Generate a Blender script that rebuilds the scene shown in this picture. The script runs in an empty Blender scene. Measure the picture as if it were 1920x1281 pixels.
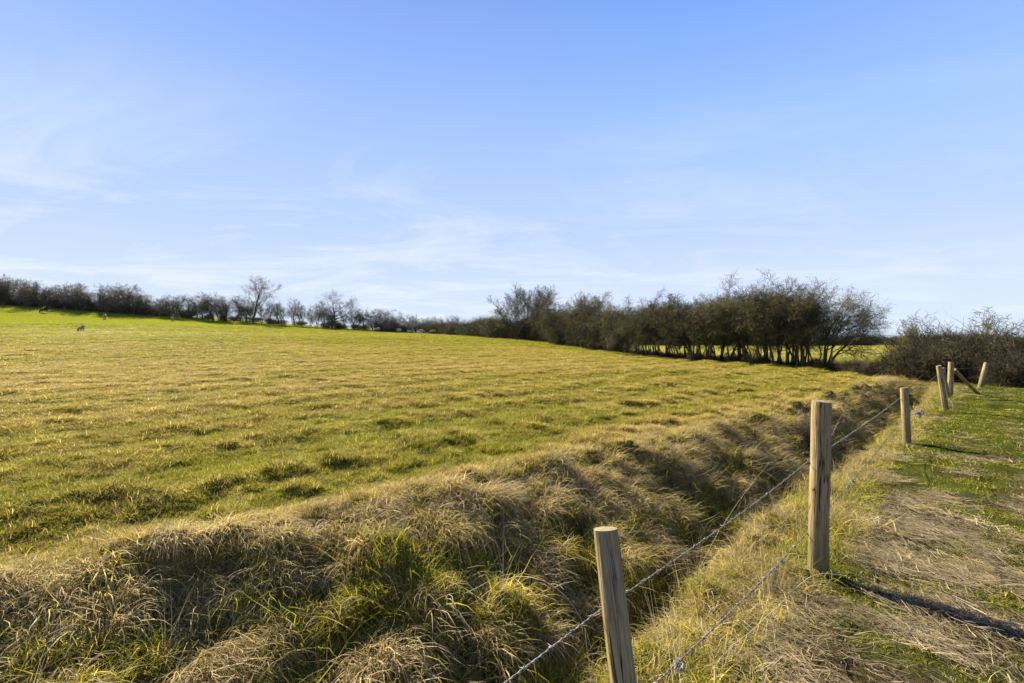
import bpy, math, random
import numpy as np
from mathutils import Vector, Matrix

R = math.radians
rng = np.random.default_rng(7)
random.seed(7)
scene = bpy.context.scene
COL = scene.collection

# ------------------------------------------------------------------ camera
CAM_Z = 1.54
F = 853.3
cam_data = bpy.data.cameras.new("camera")
cam_data.sensor_width = 36.0
cam_data.lens = 16.0
cam_data.clip_start = 0.05
cam_data.clip_end = 9000
cam = bpy.data.objects.new("camera", cam_data)
cam.location = (0, 0, CAM_Z)
cam.rotation_euler = (R(90), 0, 0)
COL.objects.link(cam)
scene.camera = cam

# ------------------------------------------------------------------ light
SUN_AZ = -42.0      # degrees, measured from the view direction, negative = left
SUN_EL = 37.0
world = bpy.data.worlds.new("World")
scene.world = world
world.use_nodes = True
wn, wl = world.node_tree.nodes, world.node_tree.links
wn.clear()
w_out = wn.new("ShaderNodeOutputWorld")
w_bg = wn.new("ShaderNodeBackground")
w_bg.inputs["Strength"].default_value = 0.12
sky = wn.new("ShaderNodeTexSky")
sky.sky_type = 'NISHITA'
sky.sun_disc = False
sky.sun_elevation = R(SUN_EL)
sky.sun_rotation = R(SUN_AZ)
sky.altitude = 0
sky.air_density = 1.0
sky.dust_density = 0.6
sky.ozone_density = 3.0
# thin high cirrus, laid out by direction on the sky dome
tc = wn.new("ShaderNodeTexCoord")
sep = wn.new("ShaderNodeSeparateXYZ")
wl.new(tc.outputs["Generated"], sep.inputs[0])


def wmath(op, a, b=None, clamp=False):
    n = wn.new("ShaderNodeMath")
    n.operation = op
    n.use_clamp = clamp
    for i, v in enumerate((a, b)):
        if v is None:
            continue
        if isinstance(v, (int, float)):
            n.inputs[i].default_value = v
        else:
            wl.new(v, n.inputs[i])
    return n.outputs[0]


zc = wmath('MAXIMUM', sep.outputs["Z"], 0.0)
zd = wmath('ADD', zc, 0.12)
px = wmath('DIVIDE', sep.outputs["X"], zd)
py = wmath('DIVIDE', sep.outputs["Y"], zd)
cmb = wn.new("ShaderNodeCombineXYZ")
wl.new(px, cmb.inputs[0]); wl.new(py, cmb.inputs[1])
mp = wn.new("ShaderNodeMapping")
mp.inputs["Rotation"].default_value = (0, 0, R(12))
mp.inputs["Scale"].default_value = (0.5, 0.9, 1)
mp.inputs["Location"].default_value = (3.1, 0.4, 0)
wl.new(cmb.outputs[0], mp.inputs[0])
cn = wn.new("ShaderNodeTexNoise")
cn.inputs["Scale"].default_value = 1.5
cn.inputs["Detail"].default_value = 9
cn.inputs["Roughness"].default_value = 0.66
cn.inputs["Distortion"].default_value = 0.7
wl.new(mp.outputs[0], cn.inputs["Vector"])
cr = wn.new("ShaderNodeValToRGB")
cr.color_ramp.elements[0].position = 0.46
cr.color_ramp.elements[0].color = (0, 0, 0, 1)
cr.color_ramp.elements[1].position = 0.70
cr.color_ramp.elements[1].color = (1, 1, 1, 1)
wl.new(cn.outputs["Fac"], cr.inputs[0])
# cirrus thicker towards the horizon and the sun side, thin overhead
lowm = wmath('MULTIPLY', wmath('SUBTRACT', 1.0, wmath('MULTIPLY', zc, 2.1), True), 1.0)
sidem = wmath('ADD', 0.72, wmath('MULTIPLY', sep.outputs["X"], -0.45), True)
cfac = wmath('MULTIPLY', wmath('MULTIPLY', cr.outputs[0], lowm), sidem)
# clear-air colour by elevation, blended with the physical sky so the sun side stays brighter
er = wn.new("ShaderNodeValToRGB")
es_ = er.color_ramp.elements
es_[0].position = 0.0; es_[0].color = (0.72, 0.84, 1.0, 1)
es_[1].position = 0.75; es_[1].color = (0.06, 0.18, 0.72, 1)
for p_, c_ in ((0.10, (0.65, 0.77, 1.02)), (0.22, (0.50, 0.65, 1.02)), (0.36, (0.38, 0.57, 1.0)), (0.52, (0.235, 0.42, 0.97))):
    q_ = es_.new(p_); q_.color = (*c_, 1)
wl.new(zc, er.inputs[0])
ersc = wn.new("ShaderNodeMixRGB"); ersc.blend_type = 'MULTIPLY'; ersc.inputs[0].default_value = 1.0
ersc.inputs[2].default_value = (2.46, 2.46, 2.46, 1)
wl.new(er.outputs[0], ersc.inputs[1])
skc = wn.new("ShaderNodeVectorMath"); skc.operation = 'MINIMUM'
skc.inputs[1].default_value = (2.2, 2.5, 2.8)
wl.new(sky.outputs[0], skc.inputs[0])
m1 = wn.new("ShaderNodeMixRGB"); m1.inputs[0].default_value = 0.10
wl.new(ersc.outputs[0], m1.inputs[1]); wl.new(skc.outputs[0], m1.inputs[2])
m2 = wn.new("ShaderNodeMixRGB")
m2.inputs[2].default_value = (2.30, 2.40, 2.48, 1)
wl.new(wmath('MULTIPLY', cfac, 1.15, True), m2.inputs[0])
wl.new(m1.outputs[0], m2.inputs[1])
wl.new(m2.outputs[0], w_bg.inputs[0])
wl.new(w_bg.outputs[0], w_out.inputs[0])

sun_data = bpy.data.lights.new("sun", 'SUN')
sun_data.energy = 5.0
sun_data.angle = R(0.5)
sun_data.color = (1.0, 0.89, 0.68)
sun = bpy.data.objects.new("sun", sun_data)
sv = Vector((math.sin(R(SUN_AZ)) * math.cos(R(SUN_EL)), math.cos(R(SUN_AZ)) * math.cos(R(SUN_EL)), math.sin(R(SUN_EL))))
sun.rotation_euler = sv.to_track_quat('Z', 'Y').to_euler()
sun.location = (-30, 20, 40)
COL.objects.link(sun)
scene.view_settings.view_transform = 'Standard'
scene.view_settings.look = 'None'
scene.view_settings.exposure = 1.8
scene.view_settings.gamma = 1.0
scene.cycles.max_bounces = 6
scene.cycles.transparent_max_bounces = 8
scene.cycles.caustics_reflective = False
scene.cycles.caustics_refractive = False

# ------------------------------------------------------------------ helpers
def tag(o, label=None, cat=None, group=None, kind=None):
    if label: o["label"] = label
    if cat: o["category"] = cat
    if group: o["group"] = group
    if kind: o["kind"] = kind
    return o


def empty(name, loc=(0, 0, 0), rz=0.0):
    o = bpy.data.objects.new(name, None)
    o.empty_display_size = 0.1
    o.location = loc
    o.rotation_euler = (0, 0, rz)
    COL.objects.link(o)
    return o


def link_mesh(name, me, parent=None, mat=None):
    o = bpy.data.objects.new(name, me)
    COL.objects.link(o)
    if parent: o.parent = parent
    if mat and not me.materials: me.materials.append(mat)
    return o


def mesh_np(name, verts, faces, smooth=False):
    """verts (N,3); faces (M,k) int array of equal-sized faces, or list of such arrays"""
    me = bpy.data.meshes.new(name)
    if isinstance(faces, np.ndarray): faces = [faces]
    verts = np.asarray(verts, dtype=np.float32)
    me.vertices.add(len(verts))
    me.vertices.foreach_set("co", verts.ravel())
    nl = sum(f.size for f in faces)
    nf = sum(len(f) for f in faces)
    me.loops.add(nl)
    me.loops.foreach_set("vertex_index", np.concatenate([f.ravel() for f in faces]).astype(np.int32))
    tot = np.concatenate([np.full(len(f), f.shape[1]) for f in faces]).astype(np.int32)
    st = np.concatenate([[0], np.cumsum(tot)[:-1]]).astype(np.int32)
    me.polygons.add(nf)
    me.polygons.foreach_set("loop_start", st)
    me.polygons.foreach_set("loop_total", tot)
    if smooth:
        me.polygons.foreach_set("use_smooth", np.ones(nf, dtype=bool))
    me.update(calc_edges=True)
    return me


def _hash(ix, iy, seed):
    h = (ix.astype(np.int64) * 374761393 + iy.astype(np.int64) * 668265263 + seed * 974711) & 0xFFFFFFFF
    h = ((h ^ (h >> 13)) * 1274126177) & 0xFFFFFFFF
    h = h ^ (h >> 16)
    return (h & 0xFFFF) / 65535.0


def vnoise(x, y, seed=0):
    x = np.asarray(x, float); y = np.asarray(y, float)
    x0 = np.floor(x); y0 = np.floor(y)
    fx = x - x0; fy = y - y0
    fx = fx * fx * fx * (fx * (fx * 6 - 15) + 10); fy = fy * fy * fy * (fy * (fy * 6 - 15) + 10)
    a = _hash(x0, y0, seed); b = _hash(x0 + 1, y0, seed)
    c = _hash(x0, y0 + 1, seed); d = _hash(x0 + 1, y0 + 1, seed)
    return (a + (b - a) * fx) * (1 - fy) + (c + (d - c) * fx) * fy


def fbm(x, y, seed=0, octv=3):
    s = 0; amp = 0.5; tot = 0
    for i in range(octv):
        s = s + amp * vnoise(x * 2 ** i, y * 2 ** i, seed + i * 17)
        tot += amp; amp *= 0.5
    return s / tot


def sst(a, b, x):
    t = np.clip((x - a) / (b - a), 0, 1)
    return t * t * (3 - 2 * t)


# ------------------------------------------------------------------ terrain
W_K = np.array([-1e4, 0, 9, 20, 30, 40, 47, 60, 75, 88, 100, 110, 120, 131, 140, 147, 153, 159, 175, 1e5])
W_Z = np.array([0, 0, 0.02, 0.32, 0.78, 1.4, 1.85, 2.3, 2.65, 3.0, 3.6, 4.25, 5.15, 6.35, 7.6, 8.75, 9.6, 10.3, 11.6, 11.6])
# smoothed lookup
_wg = np.linspace(-40, 260, 3001)
_zg = np.interp(_wg, W_K, W_Z)
_k = np.hanning(61); _k /= _k.sum()
_zg = np.convolve(np.pad(_zg, 30, mode='edge'), _k, mode='valid')

FH_A = np.array([-2.4, -1.125, -0.89, -0.568, -0.305, -0.07, 0.3])
FH_Y = np.array([100., 108, 110, 115, 112, 104, 100])
NHY = np.array([-50, 14, 24, 43, 60, 85, 105, 400])
NHX = np.array([40, 25, 17, 7, 1.4, -3.0, -7.0, -20])

UU = np.array([-30, -0.24, 1.96, 5.3, 11.7, 19.0, 23.5, 60])
N_TOP = np.array([5.2, 4.2, 3.62, 3.32, 2.75, 2.45, 2.6, 2.6])
N_BOT = np.array([1.9, 1.78, 1.74, 1.74, 1.45, 1.22, 1.2, 1.2])
NF_U = np.array([0, 9, 14, 22]); NF_N = np.array([0.72, 0.66, 0.35, 0.0])
N_LIP = np.array([1.2, 1.15, 1.15, 1.12, 0.85, 0.7, 0.7, 0.7])


def un(X, Y):
    return (X + Y) * 0.70711, (-X + Y) * 0.70711


def ditch_mask(u):
    return 1 - sst(20.5, 24.5, u)


def H(X, Y, detail=True):
    X = np.asarray(X, float); Y = np.asarray(Y, float)
    front = Y > 1.0
    a = np.where(front, X / np.where(front, Y, 1), 0)
    yh = np.interp(a, FH_A, FH_Y)
    Yc = np.where(front & (Y > yh * 1.03), yh * 1.03, Y)
    Xc = np.where(front & (Y > yh * 1.03), a * yh * 1.03, X)
    w = -0.6 * Xc + 0.8 * Yc
    z = np.interp(w, _wg, _zg)
    hx = np.interp(Yc, NHY, NHX)
    m = sst(3, 22, X - np.interp(Y, NHY, NHX))
    z = z * (1 - m) + 0.05 * m
    u, n = un(X, Y)
    nt = np.interp(u, UU, N_TOP); nb = np.interp(u, UU, N_BOT); nl = np.interp(u, UU, N_LIP)
    nw = n + 0.22 * (fbm(u * 0.9, n * 0.3, 5, 3) - 0.5) + 0.5 * (fbm(u * 0.3, 0 * n, 8, 2) - 0.5) * sst(1.5, 3, n)
    dm = ditch_mask(u)
    t1 = np.clip((nw - nb) / (nt - nb), 0, 1)
    up = 0.60 * t1 + 0.40 * (1 - (1 - t1) ** 1.6)
    up = np.where(t1 < 0.12, up * (t1 / 0.12) * 0.8 + up * 0.2, up)
    bank = -0.95 * (1 - up)
    t2 = np.clip((nb - nw) / (nb - nl), 0, 1)
    near = -0.95 + 0.87 * (t2 * t2 * (3 - 2 * t2)) ** 0.85
    near = near + 0.08 * sst(0, 0.4, nl - nw)
    prof = np.where(nw > nb, bank, near) * (1 + 0.25 * sst(6, 10, u))
    z = z + prof * dm
    if detail:
        infield = sst(0, 0.5, nw - nt + 0.2)
        inbank = (1 - infield) * sst(-0.2, 0.3, nw - nl) * dm
        verge = 1 - sst(-0.1, 0.4, nw - nl + 0.2)
        rr = np.sqrt(X * X + Y * Y)
        # tussocks on the bank
        z = z + inbank * (0.38 * (np.abs(fbm(u * 1.7, n * 1.7, 31, 3) - 0.5) * 2.2 - 0.3) + 0.2 * (fbm(u * 3.1, n * 3.1, 32, 2) - 0.5) + 0.08 * (fbm(u * 7, n * 7, 33, 2) - 0.5))
        z = z + (1 - sst(0, 0.7, np.abs(nw - nt - 0.1))) * dm * 0.16 * (fbm(u * 1.2, n * 1.2, 37, 3))
        # hummocks in the field, drawn out along the ditch
        edge = 1 - sst(1.5, 9, nw - nt)
        hum = fbm(u * 0.9 , n * 2.0, 41, 3) - 0.5
        hum2 = np.maximum(fbm(X * 2.3, Y * 2.3, 43, 3) - 0.52, 0)
        z = z + infield * (hum * (0.05 + 0.05 * edge) + hum2 * (0.09 + 0.17 * edge) + 0.045 * (fbm(X * 5, Y * 5, 47, 2) - 0.5))
        edge2 = 1 - sst(4, 26, nw - nt)
        z = z + infield * 0.055 * edge2 * np.sin(n * 3.3 + 2.2 * fbm(u * 0.25, n * 0.2, 51, 2))
        big = fbm(X * 0.11, Y * 0.11, 57, 3) - 0.5
        z = z + infield * big * 0.25 * sst(10, 40, rr)
        z = z + verge * (0.11 * (fbm(X * 2.2, Y * 2.2, 61, 3) - 0.5) + 0.05 * (fbm(X * 0.5, Y * 0.5, 63, 2) - 0.5))
    return z


def H1(x, y, d=True):
    return float(H(np.array([x]), np.array([y]), d)[0])


def ray_ground(pxx, pyy, y0=1.5, y1=200):
    """first hit of the ray through a photo pixel with the terrain"""
    Ys = np.geomspace(y0, y1, 4000)
    Xs = (pxx - 960) / F * Ys
    Zs = CAM_Z - (pyy - 640.5) / F * Ys
    below = Zs <= H(Xs, Ys)
    i = int(np.argmax(below)) if below.any() else len(Ys) - 1
    return float(Xs[i]), float(Ys[i])


def zones(X, Y):
    """weights and dryness of the sward at a point"""
    u, n = un(X, Y)
    nt = np.interp(u, UU, N_TOP); nl = np.interp(u, UU, N_LIP); nb = np.interp(u, UU, N_BOT)
    field = sst(-0.15, 0.35, n - nt + 0.25 * (fbm(u, n, 71, 2) - 0.5))
    dm = ditch_mask(u)
    bank = (1 - field) * sst(-0.25, 0.1, n - nl) * np.maximum(dm, sst(0.0, 0.2, n - nl) * 0.8)
    verge = np.clip(1 - field - bank, 0, 1)
    r = np.sqrt(X * X + Y * Y)
    w = -0.6 * X + 0.8 * Y
    # field: tan crest strip on the ditch edge, mottled beyond, greener on the far rise
    d_f = 0.34 + 0.70 * (fbm(u * 0.16, n * 0.5, 73, 3) - 0.5) + 0.6 * (fbm(X * 1.1, Y * 1.1, 75, 3) - 0.5)
    d_f = d_f + 0.32 * (1 - sst(0.1, 1.3, n - nt)) - 0.10 * sst(1.0, 1.8, n - nt) * (1 - sst(3.0, 5.0, n - nt))
    gb = sst(22, 60, w + 8 * (fbm(X * .05, Y * .05, 77, 2) - 0.5))
    d_f = d_f + 0.26 * sst(6, 20, w) * (1 - gb) - 0.40 * gb
    d_f = d_f + 0.15 * (1 - sst(4, 26, n - nt)) * np.sin(n * 3.3 + 0.9 + 2.2 * fbm(u * 0.25, n * 0.2, 51, 2))
    # green rim below the near hedge
    hx = np.interp(Y, NHY, NHX)
    rim = (1 - sst(1.0, 5.5, np.abs(X - hx + 1.5))) * sst(14, 20, Y)
    d_f = d_f - 0.35 * rim
    d_b = 0.60 + 1.5 * (fbm(X * 1.5, Y * 1.5, 81, 3) - 0.5) + 1.9 * (fbm(X * 4.0, Y * 4.0, 82, 2) - 0.5)
    d_b = d_b - 0.35 * (1 - sst(0.15, 0.5, np.abs(n - nb)))
    gm = sst(3.9, 5.6, Y + 1.5 * (fbm(X * .6, Y * .6, 83, 2) - 0.5))
    d_v = 0.54 - 0.60 * gm + 1.3 * (fbm(X * 1.9, Y * 1.9, 85, 3) - 0.5) + 1.5 * (fbm(X * 5.0, Y * 5.0, 86, 2) - 0.5)
    d_v = np.where(n > np.interp(u, NF_U, NF_N) - 0.1, 0.42 + 1.5 * (fbm(X * 1.7, Y * 1.7, 87, 3) - 0.5), d_v)
    dry = field * d_f + bank * d_b + verge * d_v
    return field, bank, verge, np.clip(dry, 0.02, 0.98)


# ------------------------------------------------------------------ material helpers
def new_mat(name):
    m = bpy.data.materials.new(name)
    m.use_nodes = True
    nt = m.node_tree
    nt.nodes.clear()
    return m, nt.nodes, nt.links


def N(nodes, typ, **kw):
    n = nodes.new(typ)
    for k, v in kw.items():
        setattr(n, k, v)
    return n


def mixc(nodes, links, fac, a, b, blend='MIX'):
    n = nodes.new("ShaderNodeMixRGB"); n.blend_type = blend
    for i, v in enumerate((fac, a, b)):
        if hasattr(v, "is_linked") or hasattr(v, "links"):
            links.new(v, n.inputs[i])
        elif isinstance(v, (int, float)):
            n.inputs[i].default_value = v
        else:
            n.inputs[i].default_value = (*v, 1)
    return n.outputs[0]


def math_n(nodes, links, op, a, b=None, clamp=False):
    n = nodes.new("ShaderNodeMath"); n.operation = op; n.use_clamp = clamp
    for i, v in enumerate((a, b)):
        if v is None: continue
        if isinstance(v, (int, float)): n.inputs[i].default_value = v
        else: links.new(v, n.inputs[i])
    return n.outputs[0]


def noise(nodes, links, vec, scale, detail=4, rough=0.55, dist=0.0):
    n = nodes.new("ShaderNodeTexNoise")
    n.inputs["Scale"].default_value = scale
    n.inputs["Detail"].default_value = detail
    n.inputs["Roughness"].default_value = rough
    n.inputs["Distortion"].default_value = dist
    if vec is not None: links.new(vec, n.inputs["Vector"])
    return n.outputs["Fac"]


def ramp(nodes, links, fac, stops):
    n = nodes.new("ShaderNodeValToRGB")
    e = n.color_ramp.elements
    e[0].position, e[0].color = stops[0][0], (*stops[0][1], 1)
    e[1].position, e[1].color = stops[-1][0], (*stops[-1][1], 1)
    for p, c in stops[1:-1]:
        x = e.new(p); x.color = (*c, 1)
    links.new(fac, n.inputs[0])
    return n.outputs[0]


G_GREEN = (0.15, 0.225, 0.010)
G_YEL = (0.40, 0.36, 0.010)
G_TAN = (0.54, 0.385, 0.065)
STRAW = (0.66, 0.52, 0.21)

# one grass material: dryness and tint come with each instance, and vary blade by blade
mat_grass, n_, l_ = new_mat("grass_blades")
a_dry = N(n_, "ShaderNodeAttribute", attribute_type='INSTANCER', attribute_name="dry")
a_grey = N(n_, "ShaderNodeAttribute", attribute_type='INSTANCER', attribute_name="grey")
a_val = N(n_, "ShaderNodeAttribute", attribute_type='INSTANCER', attribute_name="val")
a_bl = N(n_, "ShaderNodeAttribute", attribute_type='GEOMETRY', attribute_name="blade")
bsep = N(n_, "ShaderNodeSeparateXYZ"); l_.new(a_bl.outputs["Vector"], bsep.inputs[0])
d1 = math_n(n_, l_, 'SUBTRACT', a_dry.outputs["Fac"], bsep.outputs[0])
d2 = math_n(n_, l_, 'ADD', math_n(n_, l_, 'MULTIPLY', d1, 2.6), 0.5, True)
gr = mixc(n_, l_, bsep.outputs[1], G_GREEN, G_YEL)
gr = mixc(n_, l_, math_n(n_, l_, 'MULTIPLY', a_grey.outputs["Fac"], 0.8), gr, (0.55, 0.44, 0.010))
tn = mixc(n_, l_, bsep.outputs[1], G_TAN, STRAW)
tn = mixc(n_, l_, a_grey.outputs["Fac"], tn, (0.43, 0.365, 0.27))
c = mixc(n_, l_, d2, gr, tn)
# blade bases are browner
c = mixc(n_, l_, math_n(n_, l_, 'MULTIPLY', bsep.outputs[2], 0.3), mixc(n_, l_, 0.35, c, (0.17, 0.12, 0.05)), c)
vm = math_n(n_, l_, 'MULTIPLY', a_val.outputs["Fac"], math_n(n_, l_, 'ADD', 0.72, math_n(n_, l_, 'MULTIPLY', bsep.outputs[1], 0.5)))
vc = N(n_, "ShaderNodeCombineXYZ")
for i in range(3): l_.new(vm, vc.inputs[i])
c = mixc(n_, l_, 1.0, c, vc.outputs[0], 'MULTIPLY')
dif = N(n_, "ShaderNodeBsdfDiffuse"); l_.new(c, dif.inputs[0])
trl = N(n_, "ShaderNodeBsdfTranslucent"); l_.new(c, trl.inputs[0])
mx = N(n_, "ShaderNodeMixShader"); mx.inputs[0].default_value = 0.48
l_.new(dif.outputs[0], mx.inputs[1]); l_.new(trl.outputs[0], mx.inputs[2])
gl = N(n_, "ShaderNodeBsdfGlossy"); gl.inputs["Roughness"].default_value = 0.45
gl.inputs[0].default_value = (0.8, 0.8, 0.8, 1)
mx2 = N(n_, "ShaderNodeMixShader"); mx2.inputs[0].default_value = 0.012
l_.new(mx.outputs[0], mx2.inputs[1]); l_.new(gl.outputs[0], mx2.inputs[2])
o_ = N(n_, "ShaderNodeOutputMaterial"); l_.new(mx2.outputs[0], o_.inputs[0])

# ground sheet material
mat_ground, n_, l_ = new_mat("ground_turf")
tcg = N(n_, "ShaderNodeTexCoord")
gcol = N(n_, "ShaderNodeAttribute", attribute_type='GEOMETRY', attribute_name="gcol")
nf1 = noise(n_, l_, tcg.outputs["Object"], 14, 6, 0.7)
nf2 = noise(n_, l_, tcg.outputs["Object"], 2.2, 5, 0.65)
nf3 = noise(n_, l_, tcg.outputs["Object"], 60, 3, 0.7)
v1 = ramp(n_, l_, nf1, [(0.3, (0.55, 0.5, 0.5)), (0.52, (1, 1, 1)), (0.75, (1.35, 1.3, 1.2))])
v2 = ramp(n_, l_, nf2, [(0.3, (0.72, 0.8, 0.8)), (0.5, (1, 1, 1)), (0.7, (1.25, 1.15, 1.05))])
cc = mixc(n_, l_, 1.0, gcol.outputs["Color"], v1, 'MULTIPLY')
cc = mixc(n_, l_, 1.0, cc, v2, 'MULTIPLY')
pb = N(n_, "ShaderNodeBsdfPrincipled")
pb.inputs["Roughness"].default_value = 0.95
pb.inputs["Specular IOR Level"].default_value = 0.0
l_.new(cc, pb.inputs["Base Color"])
bm1 = N(n_, "ShaderNodeBump"); bm1.inputs["Strength"].default_value = 0.9; bm1.inputs["Distance"].default_value = 0.09
l_.new(nf1, bm1.inputs["Height"])
bm2 = N(n_, "ShaderNodeBump"); bm2.inputs["Strength"].default_value = 0.8; bm2.inputs["Distance"].default_value = 0.03
l_.new(nf3, bm2.inputs["Height"]); l_.new(bm1.outputs[0], bm2.inputs["Normal"])
l_.new(bm2.outputs[0], pb.inputs["Normal"])
o_ = N(n_, "ShaderNodeOutputMaterial"); l_.new(pb.outputs[0], o_.inputs[0])


def lerp(a, b, t):
    return a[None, :] * (1 - t[:, None]) + b[None, :] * t[:, None]


def build_ground():
    th_f = np.arange(-62, 62.001, 0.11)
    th_b = np.arange(66, 298, 4.0)
    th = np.radians(np.concatenate([th_f, th_b]))
    r = np.concatenate([np.geomspace(0.3, 200, 560), np.geomspace(208, 6000, 46)])
    T, Rr = np.meshgrid(th, r)
    X = (np.sin(T) * Rr).ravel(); Y = (np.cos(T) * Rr).ravel()
    Z = H(X, Y)
    V = np.stack([X, Y, Z], 1)
    nt_, nr = len(th), len(r)
    i = np.arange(nr - 1)[:, None]; j = np.arange(nt_)[None, :]
    j2 = (j + 1) % nt_
    Fq = np.stack([i * nt_ + j + 0 * j2, i * nt_ + j2, (i + 1) * nt_ + j2, (i + 1) * nt_ + j], -1).reshape(-1, 4)
    V = np.vstack([V, [[0, 0, H1(0, 0)]]])
    cidx = len(V) - 1
    jj = np.arange(nt_)
    Ft = np.stack([np.full(nt_, cidx), (jj + 1) % nt_, jj], 1)
    me = mesh_np("ground", V, [Fq, Ft], smooth=True)
    X = V[:, 0]; Y = V[:, 1]
    f, b, v, dry = zones(X, Y)
    rr = np.sqrt(X * X + Y * Y)
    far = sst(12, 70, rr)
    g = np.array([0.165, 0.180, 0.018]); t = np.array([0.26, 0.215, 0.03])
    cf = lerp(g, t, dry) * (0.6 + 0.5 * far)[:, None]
    soil = np.array([0.15, 0.12, 0.045])
    cb = np.tile(soil, (len(X), 1))
    cv = lerp(np.array([0.06, 0.075, 0.012]), np.array([0.07, 0.05, 0.03]), dry)
    beyond = sst(2, 10, X - np.interp(Y, NHY, NHX))
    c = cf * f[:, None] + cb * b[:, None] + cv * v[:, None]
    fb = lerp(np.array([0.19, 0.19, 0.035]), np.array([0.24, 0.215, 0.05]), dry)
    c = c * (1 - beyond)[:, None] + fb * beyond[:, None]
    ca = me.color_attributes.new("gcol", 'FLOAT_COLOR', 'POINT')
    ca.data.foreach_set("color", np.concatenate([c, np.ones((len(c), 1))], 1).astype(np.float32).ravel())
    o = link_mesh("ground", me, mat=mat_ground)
    tag(o, kind="structure")
    return o


build_ground()

# ------------------------------------------------------------------ grass tufts
tufts = bpy.data.collections.new("grass_tufts")      # sources only, never linked to the scene


def tuft(name, nb, length, elev, spread, width, gravity, segs=3, heading=None, hspread=math.pi, wob=0.25, flat=False):
    """returns a mesh of nb blades, each a tapering bent ribbon"""
    L = rng.uniform(length[0], length[1], nb)
    if heading is None:
        hd = rng.uniform(0, 2 * math.pi, nb)
    else:
        hd = heading + rng.normal(0, hspread, nb)
    el = np.radians(rng.uniform(elev[0], elev[1], nb))
    rad = spread * np.sqrt(rng.uniform(0, 1, nb)); ra = rng.uniform(0, 2 * math.pi, nb)
    P = np.stack([rad * np.cos(ra), rad * np.sin(ra), np.full(nb, -0.01) if not flat else rng.uniform(0.0, 0.03, nb)], 1)
    G = rng.uniform(gravity[0], gravity[1], nb)
    wd = width * rng.uniform(0.7, 1.4, nb)
    face = hd + math.pi / 2 + rng.normal(0, 0.7, nb)
    side = np.stack([np.cos(face), np.sin(face), rng.normal(0, 0.25, nb)], 1)
    rows = []
    tv = []
    for s in range(segs + 1):
        t = s / segs
        wdt = wd * (1 - t ** 1.6) * 0.5 + 0.0002
        rows.append((P - side * wdt[:, None], P + side * wdt[:, None]))
        tv.append(t)
        D = np.stack([np.cos(el) * np.cos(hd), np.cos(el) * np.sin(hd), np.sin(el)], 1)
        P = P + D * (L / segs)[:, None]
        el = el - G / segs * (0.5 + t)
        hd = hd + rng.normal(0, wob, nb) / segs * 2
        if flat:
            P[:, 2] = np.clip(P[:, 2], 0.001, 0.05)
    V = np.empty((nb, segs + 1, 2, 3))
    for s, (a, b) in enumerate(rows):
        V[:, s, 0] = a; V[:, s, 1] = b
    base = (np.arange(nb) * (segs + 1) * 2)[:, None]
    k = (np.arange(segs) * 2)[None, :]
    Fq = np.stack([base + k, base + k + 1, base + k + 3, base + k + 2], -1).reshape(-1, 4)
    me = mesh_np(name, V.reshape(-1, 3), Fq)
    at = me.attributes.new("blade", 'FLOAT_VECTOR', 'POINT')
    A = np.empty((nb, segs + 1, 2, 3))
    A[..., 0] = rng.uniform(0, 1, nb)[:, None, None]
    A[..., 1] = rng.uniform(0, 1, nb)[:, None, None]
    A[..., 2] = np.array(tv)[None, :, None]
    at.data.foreach_set("vector", A.astype(np.float32).ravel())
    me.materials.append(mat_grass)
    return me


def seed_stalk(name):
    """a few tall thin dead stalks with narrow seed heads"""
    me = tuft(name, 7, (0.35, 0.75), (68, 88), 0.05, 0.0028, (0.1, 0.9), segs=5, wob=0.08)
    return me


def coll(name, meshes):
    c = bpy.data.collections.new(name)
    for i, m in enumerate(meshes):
        c.objects.link(bpy.data.objects.new("grass_tuft_" + chr(97 + i), m))
    return c


def scatter_points(kmax, k2, rmin, rmax, amax=57.0):
    """points with density min(kmax, k2/r^2) per square metre in the fan before the camera"""
    rs = np.geomspace(rmin, rmax, 400)
    dens = np.minimum(kmax, k2 / rs ** 2)
    pdf = dens * rs
    cdf = np.concatenate([[0], np.cumsum((pdf[1:] + pdf[:-1]) / 2 * np.diff(rs))])
    total = int(cdf[-1] * 2 * R(amax))
    r = np.interp(rng.uniform(0, cdf[-1], total), cdf, rs)
    a = rng.uniform(-R(amax), R(amax), total)
    return r * np.sin(a), r * np.cos(a), r


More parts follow.
